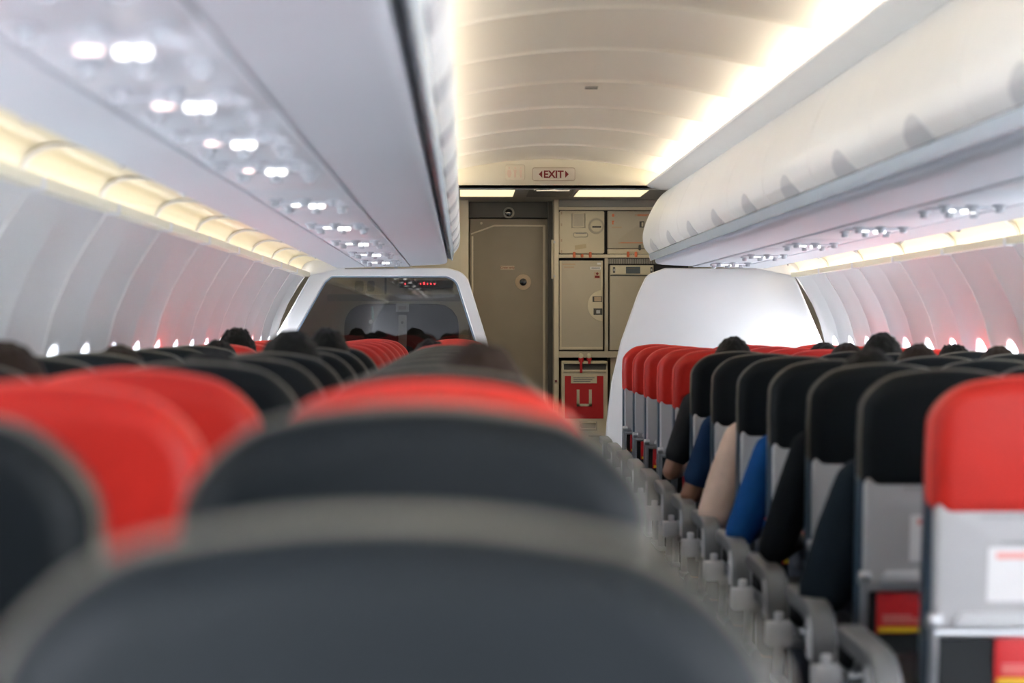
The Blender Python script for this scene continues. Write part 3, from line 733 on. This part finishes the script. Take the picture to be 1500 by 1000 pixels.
# service cart under the counter
YC = 14.97
ct = thing('service_cart', 'beige galley cart with red front panel and white U emblem', 'cart', (at(856, 0, YC).x, YC, 0))
bc = 480 + EYE * FPX / YC
RX('body', 822.5, 528.5, 890.5, bc - 14, YC, 0.0, 0.36, M_GALLEY, ct, 0.01, 0.006)
RX('handle_recess', 826, 533, 888, 542, YC, -0.004, 0.002, M_HEADER, ct, 0.008)
RX('handle_bar', 824, 529, 889.5, 532.8, YC, -0.030, -0.002, M_GALLEY, ct, 0.005, 0.004)
RX('handle_lip', 826, 541.5, 888, 545, YC, -0.012, 0.0, M_TRIM, ct, 0.003, 0.003)
rp = RX('red_panel', 827.5, 550.5, 884, 613, YC, -0.005, 0.002, M_CARTRED, ct, 0.004)
RX('text_plate', 836.5, 550, 874.5, 561.3, YC, -0.008, -0.003, M_GALLEY, ct, 0.002)
for k in range(3): RX('printed_line', 840, 552.6 + k * 2.7, 871 - 3 * k, 553.7 + k * 2.7, YC, -0.0095, -0.007, M_LBLTX, ct)
em = merge(rect_px(844.8, 570.5, 849, 595, YC, -0.009, -0.004), rect_px(862.8, 570.5, 867, 595, YC, -0.009, -0.004), rect_px(844.8, 591.3, 867, 595, YC, -0.009, -0.004))
o = obj('u_emblem', em, M_GALLEY, ct); o.location = -Vector(ct.location)
o = obj('bail_handle', TB([at(850.5, 621, YC - 0.012), at(850.5, 618.8, YC - 0.02), at(873, 618.8, YC - 0.02), at(873, 628.5, YC - 0.02), at(850.5, 628.5, YC - 0.02), at(850.5, 626, YC - 0.012)], 0.006, 8), M_TRIM, ct); o.location = -Vector(ct.location)
RX('handle_plate', 849, 617, 875, 631, YC, -0.006, 0.001, M_GALLEYB, ct, 0.004)
RX('foot_pedal', 862, 636, 882, 640, YC, -0.03, 0.0, M_GALLEYB, ct, 0.01, 0.004)
RX('side_hinge', 824.2, 554, 826.5, 567, YC, -0.008, 0.002, M_TRIM, ct, 0.003)
for sx in (828, 884):
    for dy in (0.06, 0.30):
        c = at(sx, bc, YC); o = obj('wheel', DS((c.x, YC + dy, 0.035), 0.034, 0.025, 'x', 16, 0.005), M_HEADER, ct); o.location = -Vector(ct.location)
# red straps / counter latches
for i, (x, yb) in enumerate(((851, 546), (863, 533))):
    lt = thing('cart_latch', 'red retaining latch hanging over the cart handle' if i == 0 else 'short red retaining latch beside the long hanging one', 'latch', at(x, 520, YC - 0.03))
    c = at(x, 521, YC - 0.03)
    o = obj('knob', DS((c.x, YC - 0.024, c.z), 0.019, 0.03, 'y', 18, 0.005), M_FASCIA, lt); o.location = -Vector(lt.location)
    o = obj('red_base', rect_px(x - 3.6, 523.5, x + 3.6, 530 if i == 0 else 528, YC, -0.034, -0.018, 0.006, 0.003), M_CARTRED, lt); o.location = -Vector(lt.location)
    o = obj('red_lever', rect_px(x - 1.9, 527, x + 1.9, yb, YC, -0.042, -0.03, 0.004, 0.002), M_CARTRED, lt); o.location = -Vector(lt.location)
ind = obj('indicator', DS(at(814.5, 558, 14.955), 0.010, 0.012, 'y', 12, 0.003), mat('dark_red_knob', (0.18, 0.02, 0.02), 0.4)); tag(ind, 'small dark red knob on the post beside the cart', 'knob')

# ------------------------------------------------------------------ entry wall seen through the smoked pane
YW = 15.0
lw = thing('entry_wall_panel', 'beige entry wall with grey band seen through the smoked pane', 'wall panel', (at(560, 0, YW).x, YW, 0))
RX('panel', 390, 289, 564, 480 + EYE * FPX / YW, YW, 0.02, 0.12, M_GALLEY, lw)
RX('panel', 566, 289, 675, 480 + EYE * FPX / YW, YW, 0.02, 0.12, M_GALLEY, lw)
RX('grey_band', 480, 431, 674, 441, YW, 0.005, 0.03, M_HEADGREY, lw, 0, 0.003)
RX('seam', 563.5, 400, 566.5, 440, YW, 0.008, 0.024, M_HEADER, lw)
RX('seat_reflection', 505, 445, 672, 640, YW, -0.05, 0.03, M_BLACK, lw, 0.16, 0.02)  # black shape standing in for the seats reflected in the smoked pane
RX('harness_plate', 584, 461, 596, 520, YW, -0.068, -0.045, M_GREYL, lw, 0.01, 0.003)
RX('handset_box', 580.5, 444.5, 599.5, 457, YW, -0.075, -0.045, M_GREYL, lw, 0.006, 0.003)
RX('handset_label', 584.5, 448.5, 595.5, 453.5, YW, -0.079, -0.07, M_HEADGREY, lw)
a = at(590, 472, YW); o = obj('harness_knob', DS((a.x, YW - 0.07, a.z), 0.012, 0.012, 'y', 12, 0.003), M_HEADER, lw); o.location = -Vector(lw.location)
for x0, x1 in ((520, 533), (538, 549)):
    RX('wall_recess', x0, 411, x1, 427, YW, 0.005, 0.024, M_HEADER, lw, 0.02)
lb = thing('led_sign', 'dark sign bar with glowing red characters behind the smoked pane', 'sign', at(625, 421, YW))
RX('bar', 585, 410.5, 664, 421.5, YW, -0.02, 0.02, M_HEADER, lb, 0.004, 0.002)
for k, (x, wd) in enumerate(((593, 1.6), (615.5, 1.6), (620, 2.6), (625.5, 1.8), (630.5, 2.0), (635.5, 2.2))):
    RX('lit_character', x, 414.5 if k != 2 else 413.2, x + wd, 417, YW, -0.024, -0.018, M_LED, lb)
tl = thing('teal_strap', 'thin teal strap hanging behind the smoked pane', 'strap', at(546, 470, YW - 0.06))
o = obj('strap', TB([at(545, 449, YW - 0.07), at(546, 458, YW - 0.075), at(546.5, 468, YW - 0.07)], [0.007, 0.010, 0.008], 8), M_TEAL, tl); o.location = -Vector(tl.location)
o = obj('clip', DS(at(543.5, 471, YW - 0.07), 0.016, 0.02, 'y', 12, 0.005), M_GREYL, tl); o.location = -Vector(tl.location)

# ------------------------------------------------------------------ seats
TOP = 1.15
def lean(bm, y_add=0.0):
    for v in bm.verts:
        if v.co.z > 0.45: v.co.y -= (v.co.z - 0.87) * 0.13
        else: v.co.y += 0.42 * 0.13
        v.co.y += y_add
    return bm
HW = 0.212
hr_out = roundpoly([(-HW + 0.004, 0.846), (HW - 0.004, 0.846), (HW, 0.98), (HW - 0.004, TOP), (-HW + 0.004, TOP), (-HW, 0.98)], [0.047, 0.047, 0.3, 0.155, 0.155, 0.3], 12)
def densify(o, step=0.02):
    out = []
    for i, p in enumerate(o):
        q = o[(i + 1) % len(o)]; n = max(1, int((q - p).length / step))
        out += [p.lerp(q, j / n) for j in range(n)]
    return out
hr_out = densify(hr_out)
def crown(bm):
    for v in bm.verts:
        if v.co.z > 1.02:
            f = 1 - (v.co.x / HW) ** 2
            v.co.z += 0.040 * (f - 0.85) * (v.co.z - 1.02) / 0.13
    return bm
ME = {}
ME['headrest_cover'] = fin(lean(crown(SL(hr_out, -0.014, 0.115, 0.045, 0.045, n=6))), 'headrest_cover', 60)
pip = [(p.x, -0.004 + 0.026, p.y) for p in hr_out]
def pipe_mesh(y):
    pts = []
    for p in hr_out:
        if p.y > 0.875: pts.append((p.x * 0.998, y, p.y - 0.002))
    # start at lower right, walk round the top
    i0 = max(range(len(pts)), key=lambda i: (pts[i][0] < 0, -pts[i][2]))
    right = sorted([p for p in pts if p[0] >= 0], key=lambda p: math.atan2(p[2] - 0.95, p[0]))
    left = sorted([p for p in pts if p[0] < 0], key=lambda p: math.atan2(p[2] - 0.95, p[0]) % (2 * PI))
    return fin(lean(crown(TB(right + left, 0.0055, 6))), 'piping', 60)
ME['piping'] = pipe_mesh(0.024)
bp_out = roundpoly([(-0.196, 0.600), (0.196, 0.600), (0.200, 0.892), (-0.200, 0.892)], [0.02, 0.02, 0.024, 0.024], 4)
ME['back_panel'] = fin(lean(SL(bp_out, -0.004, 0.03, 0.010, 0.0)), 'back_panel')
ME['panel_shelf'] = fin(lean(SL(roundpoly([(-0.165, 0.607), (0.165, 0.607), (0.145, 0.640), (-0.145, 0.640)], 0.012, 4), -0.016, 0.0, 0.008, 0)), 'panel_shelf')
arc = [(-0.06 + 0.18 * i / 14, 0.795 - 0.050 * (max(0, (i - 4) / 10)) ** 1.7) for i in range(15)]
ME['moulded_groove'] = fin(lean(TB([(x, -0.0035, z) for x, z in arc], [0.002 + 0.0035 * math.sin(PI * i / 14) for i in range(15)], 6)), 'moulded_groove')
ME['placard'] = fin(lean(SL(roundpoly([(-0.085, 0.665), (0.015, 0.665), (0.015, 0.785), (-0.085, 0.785)], 0.004, 2), -0.0062, -0.003)), 'placard')
ME['placard_print'] = fin(lean(merge(SL([Vector(p) for p in ((-0.068, 0.760), (0.005, 0.760), (0.005, 0.774), (-0.068, 0.774))], -0.0072, -0.005))), 'placard_print')
tm = text_mesh('FASTEN SEAT BELT WHILE SEATED', 0.0135, 0.0004)
for v in tm.vertices: v.co += Vector((0, -0.005 + 0.0, 0.852)); v.co.y -= (v.co.z - 0.87) * 0.13
ME['panel_text'] = tm
ME['cross_bar'] = fin(lean(TB([(-0.195, 0.0, 0.594), (0.195, 0.0, 0.594)], 0.010, 10)), 'cross_bar')
ME['hinge'] = fin(lean(merge(DS((0, -0.004, 0.622), 0.015, 0.022, 'y', 14, 0.004), DS((0, 0.0, 0.622), 0.018, 0.03, 'x', 14, 0.004))), 'hinge')
ME['side_tube'] = fin(lean(TB([(0, 0.004, 0.625), (0, -0.004, 0.56), (0, 0.0, 0.48), (0, 0.03, 0.40), (0, 0.09, 0.36)], 0.011, 8)), 'side_tube')
ME['pocket'] = fin(lean(SL(roundpoly([(-0.185, 0.36), (0.185, 0.36), (0.188, 0.60), (-0.188, 0.60)], 0.02, 3), 0.016, 0.045, 0.01, 0)), 'pocket')
ME['card_face'] = fin(lean(B((-0.060, 0.004, 0.475), (0.060, 0.010, 0.586), 0.002)), 'card_face')
ME['card_stripe'] = fin(lean(B((-0.054, 0.002, 0.478), (0.054, 0.006, 0.492))), 'card_stripe')
ME['card_lines'] = fin(lean(merge(B((-0.045, 0.002, 0.504), (0.050, 0.006, 0.507)), B((-0.045, 0.002, 0.512), (0.050, 0.006, 0.515)), B((-0.045, 0.002, 0.520), (0.030, 0.006, 0.523)))), 'card_lines')
bk_out = roundpoly([(-0.205, 0.44), (0.205, 0.44), (0.208, 0.98), (0.19, 1.10), (-0.19, 1.10), (-0.208, 0.98)], [0.03, 0.03, 0.2, 0.1, 0.1, 0.2], 5)
ME['backrest'] = fin(lean(SL(bk_out, 0.026, 0.125, 0.012, 0.035)), 'backrest', 60)
ME['seat_cushion'] = fin(SL(roundpoly([(-0.225, 0.14), (0.225, 0.14), (0.225, 0.58), (-0.225, 0.58)], 0.05, 5), 0.36, 0.465, 0.02, 0.035, axis='z'), 'seat_cushion', 60)
ME['seat_pan'] = fin(merge(B((-0.22, 0.13, 0.33), (0.22, 0.55, 0.362), 0.008), TB([(-0.25, 0.22, 0.31), (0.25, 0.22, 0.31)], 0.022, 10), TB([(-0.25, 0.46, 0.31), (0.25, 0.46, 0.31)], 0.022, 10)), 'seat_pan')
ME['leg'] = fin(merge(TB([(0, 0.22, 0.31), (0, 0.18, 0.02)], 0.018, 8), TB([(0, 0.46, 0.31), (0, 0.52, 0.02)], 0.018, 8), B((-0.02, 0.14, 0.0), (0.02, 0.56, 0.025), 0.004)), 'leg')
# armrest: curved paddle, pivot at the rear dropping to its bracket
ap = [(0.00, 0.40), (-0.008, 0.45), (0.0, 0.495), (0.022, 0.527), (0.06, 0.545), (0.12, 0.552), (0.40, 0.556), (0.43, 0.548), (0.44, 0.53), (0.43, 0.513), (0.39, 0.505), (0.16, 0.500), (0.115, 0.487), (0.09, 0.455), (0.08, 0.40)]
ME['armrest'] = fin(SL([Vector(p) for p in ap], -0.031, 0.031, 0.010, 0.010, axis='x', n=3), 'armrest', 50)
ip = [(0.014, 0.41), (0.010, 0.455), (0.02, 0.495), (0.045, 0.52), (0.07, 0.515), (0.078, 0.47), (0.07, 0.41)]
ME['armrest_cap'] = fin(merge(SL([Vector(p) for p in ip], -0.0345, -0.028, 0.002, 0, axis='x'), SL([Vector(p) for p in ip], 0.028, 0.0345, 0, 0.002, axis='x')), 'armrest_cap')
ME['bracket'] = fin(merge(B((-0.034, -0.035, 0.335), (0.034, 0.035, 0.405), 0.006)), 'bracket')
ME['bracket_knob'] = fin(merge(DS((0, -0.012, 0.418), 0.014, 0.03, 'z', 12, 0.004)), 'bracket_knob')

SEATW = 0.51
def seat_x(s, col): return 0.607 + SEATW * col if s > 0 else -(0.642 + 0.50 * col)
COLN = ['aisle', 'middle', 'window']
def rowY_R(k): return 4.19 + 0.737 * (k - 1)
def rowY_L(k): return 1.06 + 0.737 * k
def make_seat(s, col, Y, red, front_rank, top_z, hcol=None):
    side = 'solid white partition' if s > 0 else 'smoked-glass partition'
    lab = '%s aircraft %s seat in the %s row behind the %s' % ('red-topped' if red else 'charcoal-topped', COLN[col], ORD[front_rank], side)
    t = thing('passenger_seat', lab, 'seat', (seat_x(s, col), Y, 0), 'rows of aircraft seats')
    zs_ = top_z / TOP
    near = True
    hc = obj('headrest_cover', ME['headrest_cover'], M_RED if red else M_DARK, t)
    obj('piping', ME['piping'], M_RPIPE if red else M_DPIPE, hc)
    bpn = obj('back_panel', ME['back_panel'], M_GREY, t)
    obj('panel_shelf', ME['panel_shelf'], M_GREYL, bpn)
    obj('moulded_groove', ME['moulded_groove'], mat('groove_grey', (0.30, 0.30, 0.32), 0.5), bpn)
    obj('panel_text', ME['panel_text'], M_LBLTX, bpn)
    pc = obj('placard', ME['placard'], M_LBLW, t); obj('placard_print', ME['placard_print'], M_PINKT, pc)
    obj('cross_bar', ME['cross_bar'], M_STEEL, t)
    for x in (-0.196, 0.196):
        obj('hinge', ME['hinge'], M_STEEL, t, (x, 0, 0)); obj('side_tube', ME['side_tube'], M_STEEL, t, (x, 0, 0))
    obj('pocket', ME['pocket'], M_BLACK, t)
    cx_ = -0.102 if front_rank != 12 else 0.0
    cf = obj('safety_card', ME['card_face'], M_CARDR, t, (cx_, 0, 0)); obj('card_stripe', ME['card_stripe'], M_YEL, cf); obj('card_lines', ME['card_lines'], M_PINKT, cf)
    obj('backrest', ME['backrest'], M_SKY if not red else M_SKY, t)
    obj('seat_cushion', ME['seat_cushion'], M_DARK, t); obj('seat_pan', ME['seat_pan'], M_STEEL, t)
    if col != 1: obj('leg', ME['leg'], M_STEEL, t, (s * (-0.1 if col == 0 else 0.1), 0, 0))
    xs_ = [-SEATW / 2 * s - s * 0.045] if col == 0 else [-SEATW / 2 * s]
    if col == 2: xs_.append(SEATW / 2 * s)
    for x in xs_:
        ar = obj('armrest', ME['armrest'], M_ARM, t, (x, 0.01, 0)); obj('armrest_cap', ME['armrest_cap'], M_GREYL, ar)
        br = obj('bracket', ME['bracket'], M_GREYL, t, (x, 0.0, 0)); obj('bracket_knob', ME['bracket_knob'], M_GREYL, br)
    t.scale = (1, 1, zs_)
    return t
NR, NL = 12, 16
for k in range(1, NR + 1):
    for c in range(3):
        make_seat(1, c, rowY_R(k), k == 1 or k >= 8, NR + 1 - k, 1.130)
for k in range(NL):
    for c in range(3):
        tz = 1.164 if k > 0 else 1.133
        make_seat(-1, c, rowY_L(k), (k in (2, 3) and not (k == 3 and c == 0)) or k >= 10, NL - k, tz)

# ------------------------------------------------------------------ passengers
def skin_part(chains, extra=None, voxel=0.011, smooth=4):
    """chains: list of [(co, r), ...] -> one continuous remeshed skin"""
    bm = bmesh.new()
    for ch in chains:
        for (p0, r0), (p1, r1) in zip(ch, ch[1:]):
            p0, p1 = Vector(p0), Vector(p1); n = max(2, int((p1 - p0).length / (min(r0, r1) * 0.45)) + 1)
            for i in range(n + 1):
                f = i / n; c = p0.lerp(p1, f); r = r0 + (r1 - r0) * f
                sc_ = r if isinstance(r, (int, float)) else r
                q = bmesh.ops.create_icosphere(bm, subdivisions=2 if r > 0.03 else 1, radius=r)
                for v in q['verts']: v.co += c
    if extra: extra(bm)
    me = bpy.data.meshes.new('p'); bm.to_mesh(me); bm.free()
    o = bpy.data.objects.new('p', me); COL.objects.link(o)
    md = o.modifiers.new('r', 'REMESH'); md.mode = 'VOXEL'; md.voxel_size = voxel
    ms = o.modifiers.new('s', 'SMOOTH'); ms.iterations = smooth; ms.factor = 0.5
    dg = bpy.context.evaluated_depsgraph_get(); res = bpy.data.meshes.new_from_object(o.evaluated_get(dg))
    bpy.data.objects.remove(o); bpy.data.meshes.remove(me)
    for p in res.polygons: p.use_smooth = True
    return res
def ell(bm, c, r, sub=3):
    q = bmesh.ops.create_icosphere(bm, subdivisions=sub, radius=1.0)
    for v in q['verts']: v.co = Vector(c) + Vector((v.co.x * r[0], v.co.y * r[1], v.co.z * r[2]))
HC = Vector((0, 0.175, 1.085))
def torso_extra(g):
    def f(bm):
        ell(bm, (0, 0.20, 0.86), (0.165 + g, 0.085 + g, 0.09 + g)); ell(bm, (0, 0.21, 0.72), (0.145 + g, 0.088 + g, 0.14 + g)); ell(bm, (0, 0.22, 0.58), (0.150 + g, 0.10 + g, 0.10 + g))
    return f
SHL, ELL_, WRL = (-0.165, 0.185, 0.895), (-0.275, 0.19, 0.605), (-0.17, 0.42, 0.60)
SHR, ELR, WRR = (0.165, 0.185, 0.895), (0.195, 0.20, 0.66), (0.10, 0.42, 0.585)
def hand(wr, sx):
    x, y, z = wr; ch = [[(wr, 0.026), ((x + sx * 0.02, y + 0.05, z - 0.008), 0.03), ((x + sx * 0.03, y + 0.085, z - 0.012), 0.024)]]
    for i, (dx, L) in enumerate(((-0.028, 0.07), (-0.010, 0.08), (0.009, 0.075), (0.027, 0.058))):
        b0 = (x + sx * 0.03 + dx, y + 0.085, z - 0.010)
        ch.append([(b0, 0.0105), ((b0[0], b0[1] + L * 0.55, b0[2] - 0.008), 0.0095), ((b0[0], b0[1] + L * 0.85, b0[2] - 0.034), 0.0085)])
    ch.append([((x + sx * 0.035, y + 0.03, z), 0.013), ((x + sx * 0.065, y + 0.065, z - 0.006), 0.011), ((x + sx * 0.062, y + 0.095, z - 0.014), 0.009)])
    return ch
def body_extra(bm):
    torso_extra(0)(bm)
    ell(bm, HC, (0.076, 0.095, 0.112)); ell(bm, HC + Vector((0, 0.035, -0.05)), (0.058, 0.062, 0.066))
    ell(bm, HC + Vector((0, 0.098, -0.012)), (0.013, 0.018, 0.024), 2)      # nose
    ell(bm, HC + Vector((0, 0.088, -0.055)), (0.025, 0.012, 0.010), 2)      # mouth
    ell(bm, HC + Vector((0, 0.082, 0.030)), (0.050, 0.014, 0.010), 2)       # brow
    for s in (-1, 1): ell(bm, HC + Vector((s * 0.080, -0.002, -0.008)), (0.010, 0.022, 0.032), 2)
body_ch = [[((0, 0.19, 0.90), 0.055), ((0, 0.172, 0.97), 0.050), ((0, 0.172, 1.03), 0.052)],
           [(SHL, 0.056), (ELL_, 0.042), (WRL, 0.027)], [(SHR, 0.056), (ELR, 0.042), (WRR, 0.027)]]
body_ch += hand(WRL, 1) + hand(WRR, -1)
for s in (-1, 1): body_ch.append([((s * 0.09, 0.25, 0.545), 0.080), ((s * 0.10, 0.62, 0.535), 0.058), ((s * 0.10, 0.63, 0.30), 0.050), ((s * 0.10, 0.62, 0.11), 0.036)]); body_ch.append([((s * 0.10, 0.62, 0.06), 0.040), ((s * 0.105, 0.76, 0.042), 0.036)])
ME_BODY = skin_part(body_ch, body_extra, 0.0095, 3)
sl_long = [[(SHL, 0.072), ((-0.22, 0.188, 0.75), 0.066), (ELL_, 0.056), ((-0.185, 0.39, 0.60), 0.038)], [(SHR, 0.072), (ELR, 0.056), ((0.112, 0.39, 0.588), 0.038)]]
sl_short = [[(SHL, 0.074), ((-0.245, 0.188, 0.685), 0.062)], [(SHR, 0.074), ((0.20, 0.195, 0.70), 0.062)]]
sl_loose = [[(SHL, 0.078), ((-0.215, 0.188, 0.75), 0.080), ((-0.262, 0.19, 0.60), 0.074), ((-0.185, 0.37, 0.59), 0.050)], [(SHR, 0.078), (ELR, 0.066), ((0.115, 0.37, 0.588), 0.046)]]
ME_SHIRT = {k: skin_part(v, torso_extra(0.016), 0.013, 5) for k, v in (('long', sl_long), ('short', sl_short), ('loose', sl_loose))}
ME_TROUS = skin_part([[((s * 0.09, 0.25, 0.545), 0.094), ((s * 0.10, 0.62, 0.535), 0.070), ((s * 0.10, 0.63, 0.30), 0.066), ((s * 0.10, 0.62, 0.12), 0.058)] for s in (-1, 1)], None, 0.014, 4)
def hair_mesh(kind, seed):
    bm = bmesh.new(); bmesh.ops.create_icosphere(bm, subdivisions=5, radius=1.0); dl = []
    for v in bm.verts:
        d = v.co.normalized(); n = noise.noise(d * 5 + Vector((seed, 0, 0))); n2 = noise.noise(d * 22 + Vector((seed * 3, 1, 0)))
        r = 1.0 + 0.05 * n + 0.035 * n2
        if kind == 'spiky': r += 0.10 * max(0, n2) * max(0, d.z)
        if kind == 'long': v.co = Vector((d.x * 0.095 * r, d.y * 0.110 * r - 0.012, d.z * (0.128 if d.z > 0 else 0.22) * r))
        else: v.co = Vector((d.x * 0.088 * r, d.y * 0.108 * r - 0.008, d.z * 0.126 * r))
        # face opening
        if d.y > 0.35 and d.z < 0.45: dl.append(v)
        elif kind != 'long' and d.z < -0.55: dl.append(v)
    bmesh.ops.delete(bm, geom=dl, context='VERTS')
    if kind == 'bun': ell(bm, (0.0, -0.105, 0.075), (0.042, 0.040, 0.042), 3)
    for v in bm.verts: v.co += HC
    return fin(bm, 'hair_' + kind, 80)
ME_HAIR = {k: hair_mesh(k, i * 7.3) for i, k in enumerate(('short', 'spiky', 'long', 'bun'))}
bm = bmesh.new()
for s in (-1, 1): ell(bm, HC + Vector((s * 0.031, 0.085, 0.004)), (0.012, 0.010, 0.009), 2)
ME_EYES = fin(bm, 'eyes'); ME_SHOE = fin(merge(*[SL(roundpoly([(s * 0.105 - 0.047, 0.56), (s * 0.105 + 0.047, 0.56), (s * 0.105 + 0.045, 0.82), (s * 0.105 - 0.045, 0.82)], 0.04, 4), 0.0, 0.075, 0.004, 0.03, axis='z') for s in (-1, 1)]), 'shoes')
M_EYE = mat('eye_white', (0.6, 0.58, 0.55), 0.2)
M_JEAN = mat('dark_trousers', (0.025, 0.03, 0.045), 0.85)
M_SHOEM = mat('black_shoes', (0.015, 0.015, 0.015), 0.5)
def cloth(nm, c): return mat('cloth_' + nm, c, 0.88, bump=0.9, bscale=14, var=0.12, vscale=9, spec=0.12)
def person(s, col, Y, top, sleeve, c, cname, hair, hcol, label, dx=0.0, dy=0.0, flip=False):
    t = thing('person', label, 'person', (seat_x(s, col) + dx, Y + dy + 0.025, 0), 'seated passengers')
    f = top / 1.205
    t.scale = (-1 if flip else 1, 1, f)
    obj('body', ME_BODY, M_SKIN, t); obj('hair', ME_HAIR[hair], hcol, t); obj('eyes', ME_EYES, M_EYE, t)
    obj('shirt', ME_SHIRT[sleeve], cloth(cname, c), t); obj('trousers', ME_TROUS, M_JEAN, t); obj('shoes', ME_SHOE, M_SHOEM, t)
    return t
CHAR, NAVY, CRM, BLUE, BLK, DNV = (0.024, 0.026, 0.030), (0.012, 0.034, 0.09), (0.66, 0.49, 0.40), (0.008, 0.065, 0.23), (0.006, 0.008, 0.011), (0.008, 0.014, 0.021)
RP = [(7, 1.195, 'short', CHAR, 'charcoal', 'short', M_HAIRK, 'seated passenger in charcoal short-sleeved shirt with bare forearm on aisle armrest'),
      (6, 1.11, 'short', NAVY, 'navy', 'short', M_HAIRK, 'seated passenger in navy short-sleeved top on aisle seat'),
      (5, 1.11, 'loose', CRM, 'cream', 'bun', M_HAIRK, 'seated passenger in loose cream-pink long sleeve on aisle seat'),
      (4, 1.11, 'long', BLUE, 'royal_blue', 'short', M_HAIRK, 'seated passenger in royal blue long-sleeved top on aisle seat'),
      (3, 1.172, 'long', BLK, 'black', 'long', M_HAIRK, 'seated passenger in black long sleeve with dark long hair on aisle seat'),
      (2, 1.12, 'loose', DNV, 'dark_navy', 'short', M_HAIRB, 'seated passenger in loose dark navy sleeve on aisle seat with red card')]
for k, top, sl_, c, cn, h, hc, lab in RP: person(1, 0, rowY_R(k), top, sl_, c, cn, h, hc, lab)
OT = [(1, 1, rowY_R(6), 1.215, 'short', M_HAIRK, 'black-haired passenger in middle seat, fringe showing above charcoal headrest', 0, BLK),
      (1, 1, rowY_R(5), 1.175, 'short', M_HAIRB, 'brown-haired passenger in middle seat behind the black-haired one', -0.02, CHAR),
      (1, 1, rowY_R(8), 1.165, 'bun', M_HAIRK, 'dark-haired passenger in middle red seat, first beside the white partition', 0.03, BLK),
      (1, 1, rowY_R(7), 1.168, 'short', M_HAIRB, 'brown-haired passenger in the front charcoal middle seat', 0.0, CHAR),
      (1, 2, rowY_R(7), 1.16, 'spiky', M_HAIRK, 'black-haired passenger in front charcoal window seat by the white sidewall', -0.03, BLK),
      (1, 2, rowY_R(6), 1.16, 'short', M_HAIRB, 'brown-haired passenger in second charcoal window seat by the sidewall', -0.03, CHAR),
      (-1, 2, rowY_L(4), 1.205, 'short', M_HAIRB, 'brown-haired passenger by the window just ahead of the red seats', 0.08, CHAR),
      (-1, 2, rowY_L(6), 1.185, 'short', M_HAIRB, 'brown-haired passenger by the window with only crown showing', 0.06, BLK),
      (-1, 1, rowY_L(4), 1.185, 'long', M_HAIRK, 'black-haired passenger in middle seat right ahead of the red seats', 0.01, BLK),
      (-1, 2, rowY_L(10), 1.232, 'spiky', M_HAIRK, 'passenger with spiky black hair in rearmost far red window seat', 0.06, CHAR),
      (-1, 2, rowY_L(9), 1.185, 'short', M_HAIRK, 'black-haired passenger behind the spiky-haired one', 0.07, BLK),
      (-1, 1, rowY_L(8), 1.235, 'short', M_HAIRK, 'tall black-haired passenger in middle seat before the smoked pane', 0.05, BLK),
      (-1, 1, rowY_L(6), 1.225, 'long', M_HAIRK, 'long-haired dark passenger in middle seat behind the tall black-haired one', 0.05, CHAR),
      (-1, 0, rowY_L(10), 1.185, 'short', M_HAIRK, 'black-haired passenger in aisle seat leaning away from the aisle', -0.10, BLK),
      (-1, 0, rowY_L(3), 1.212, 'short', M_HAIRB, 'dark-brown-haired passenger in the charcoal aisle seat just ahead of a red one', 0.07, CHAR)]
for s, c, y, top, h, hc, lab, dx, cc in OT:
    person(s, c, y, top, 'short', cc, 'o%d' % int(cc[0] * 1000), h, hc, lab, dx, 0.0, flip=(s < 0))
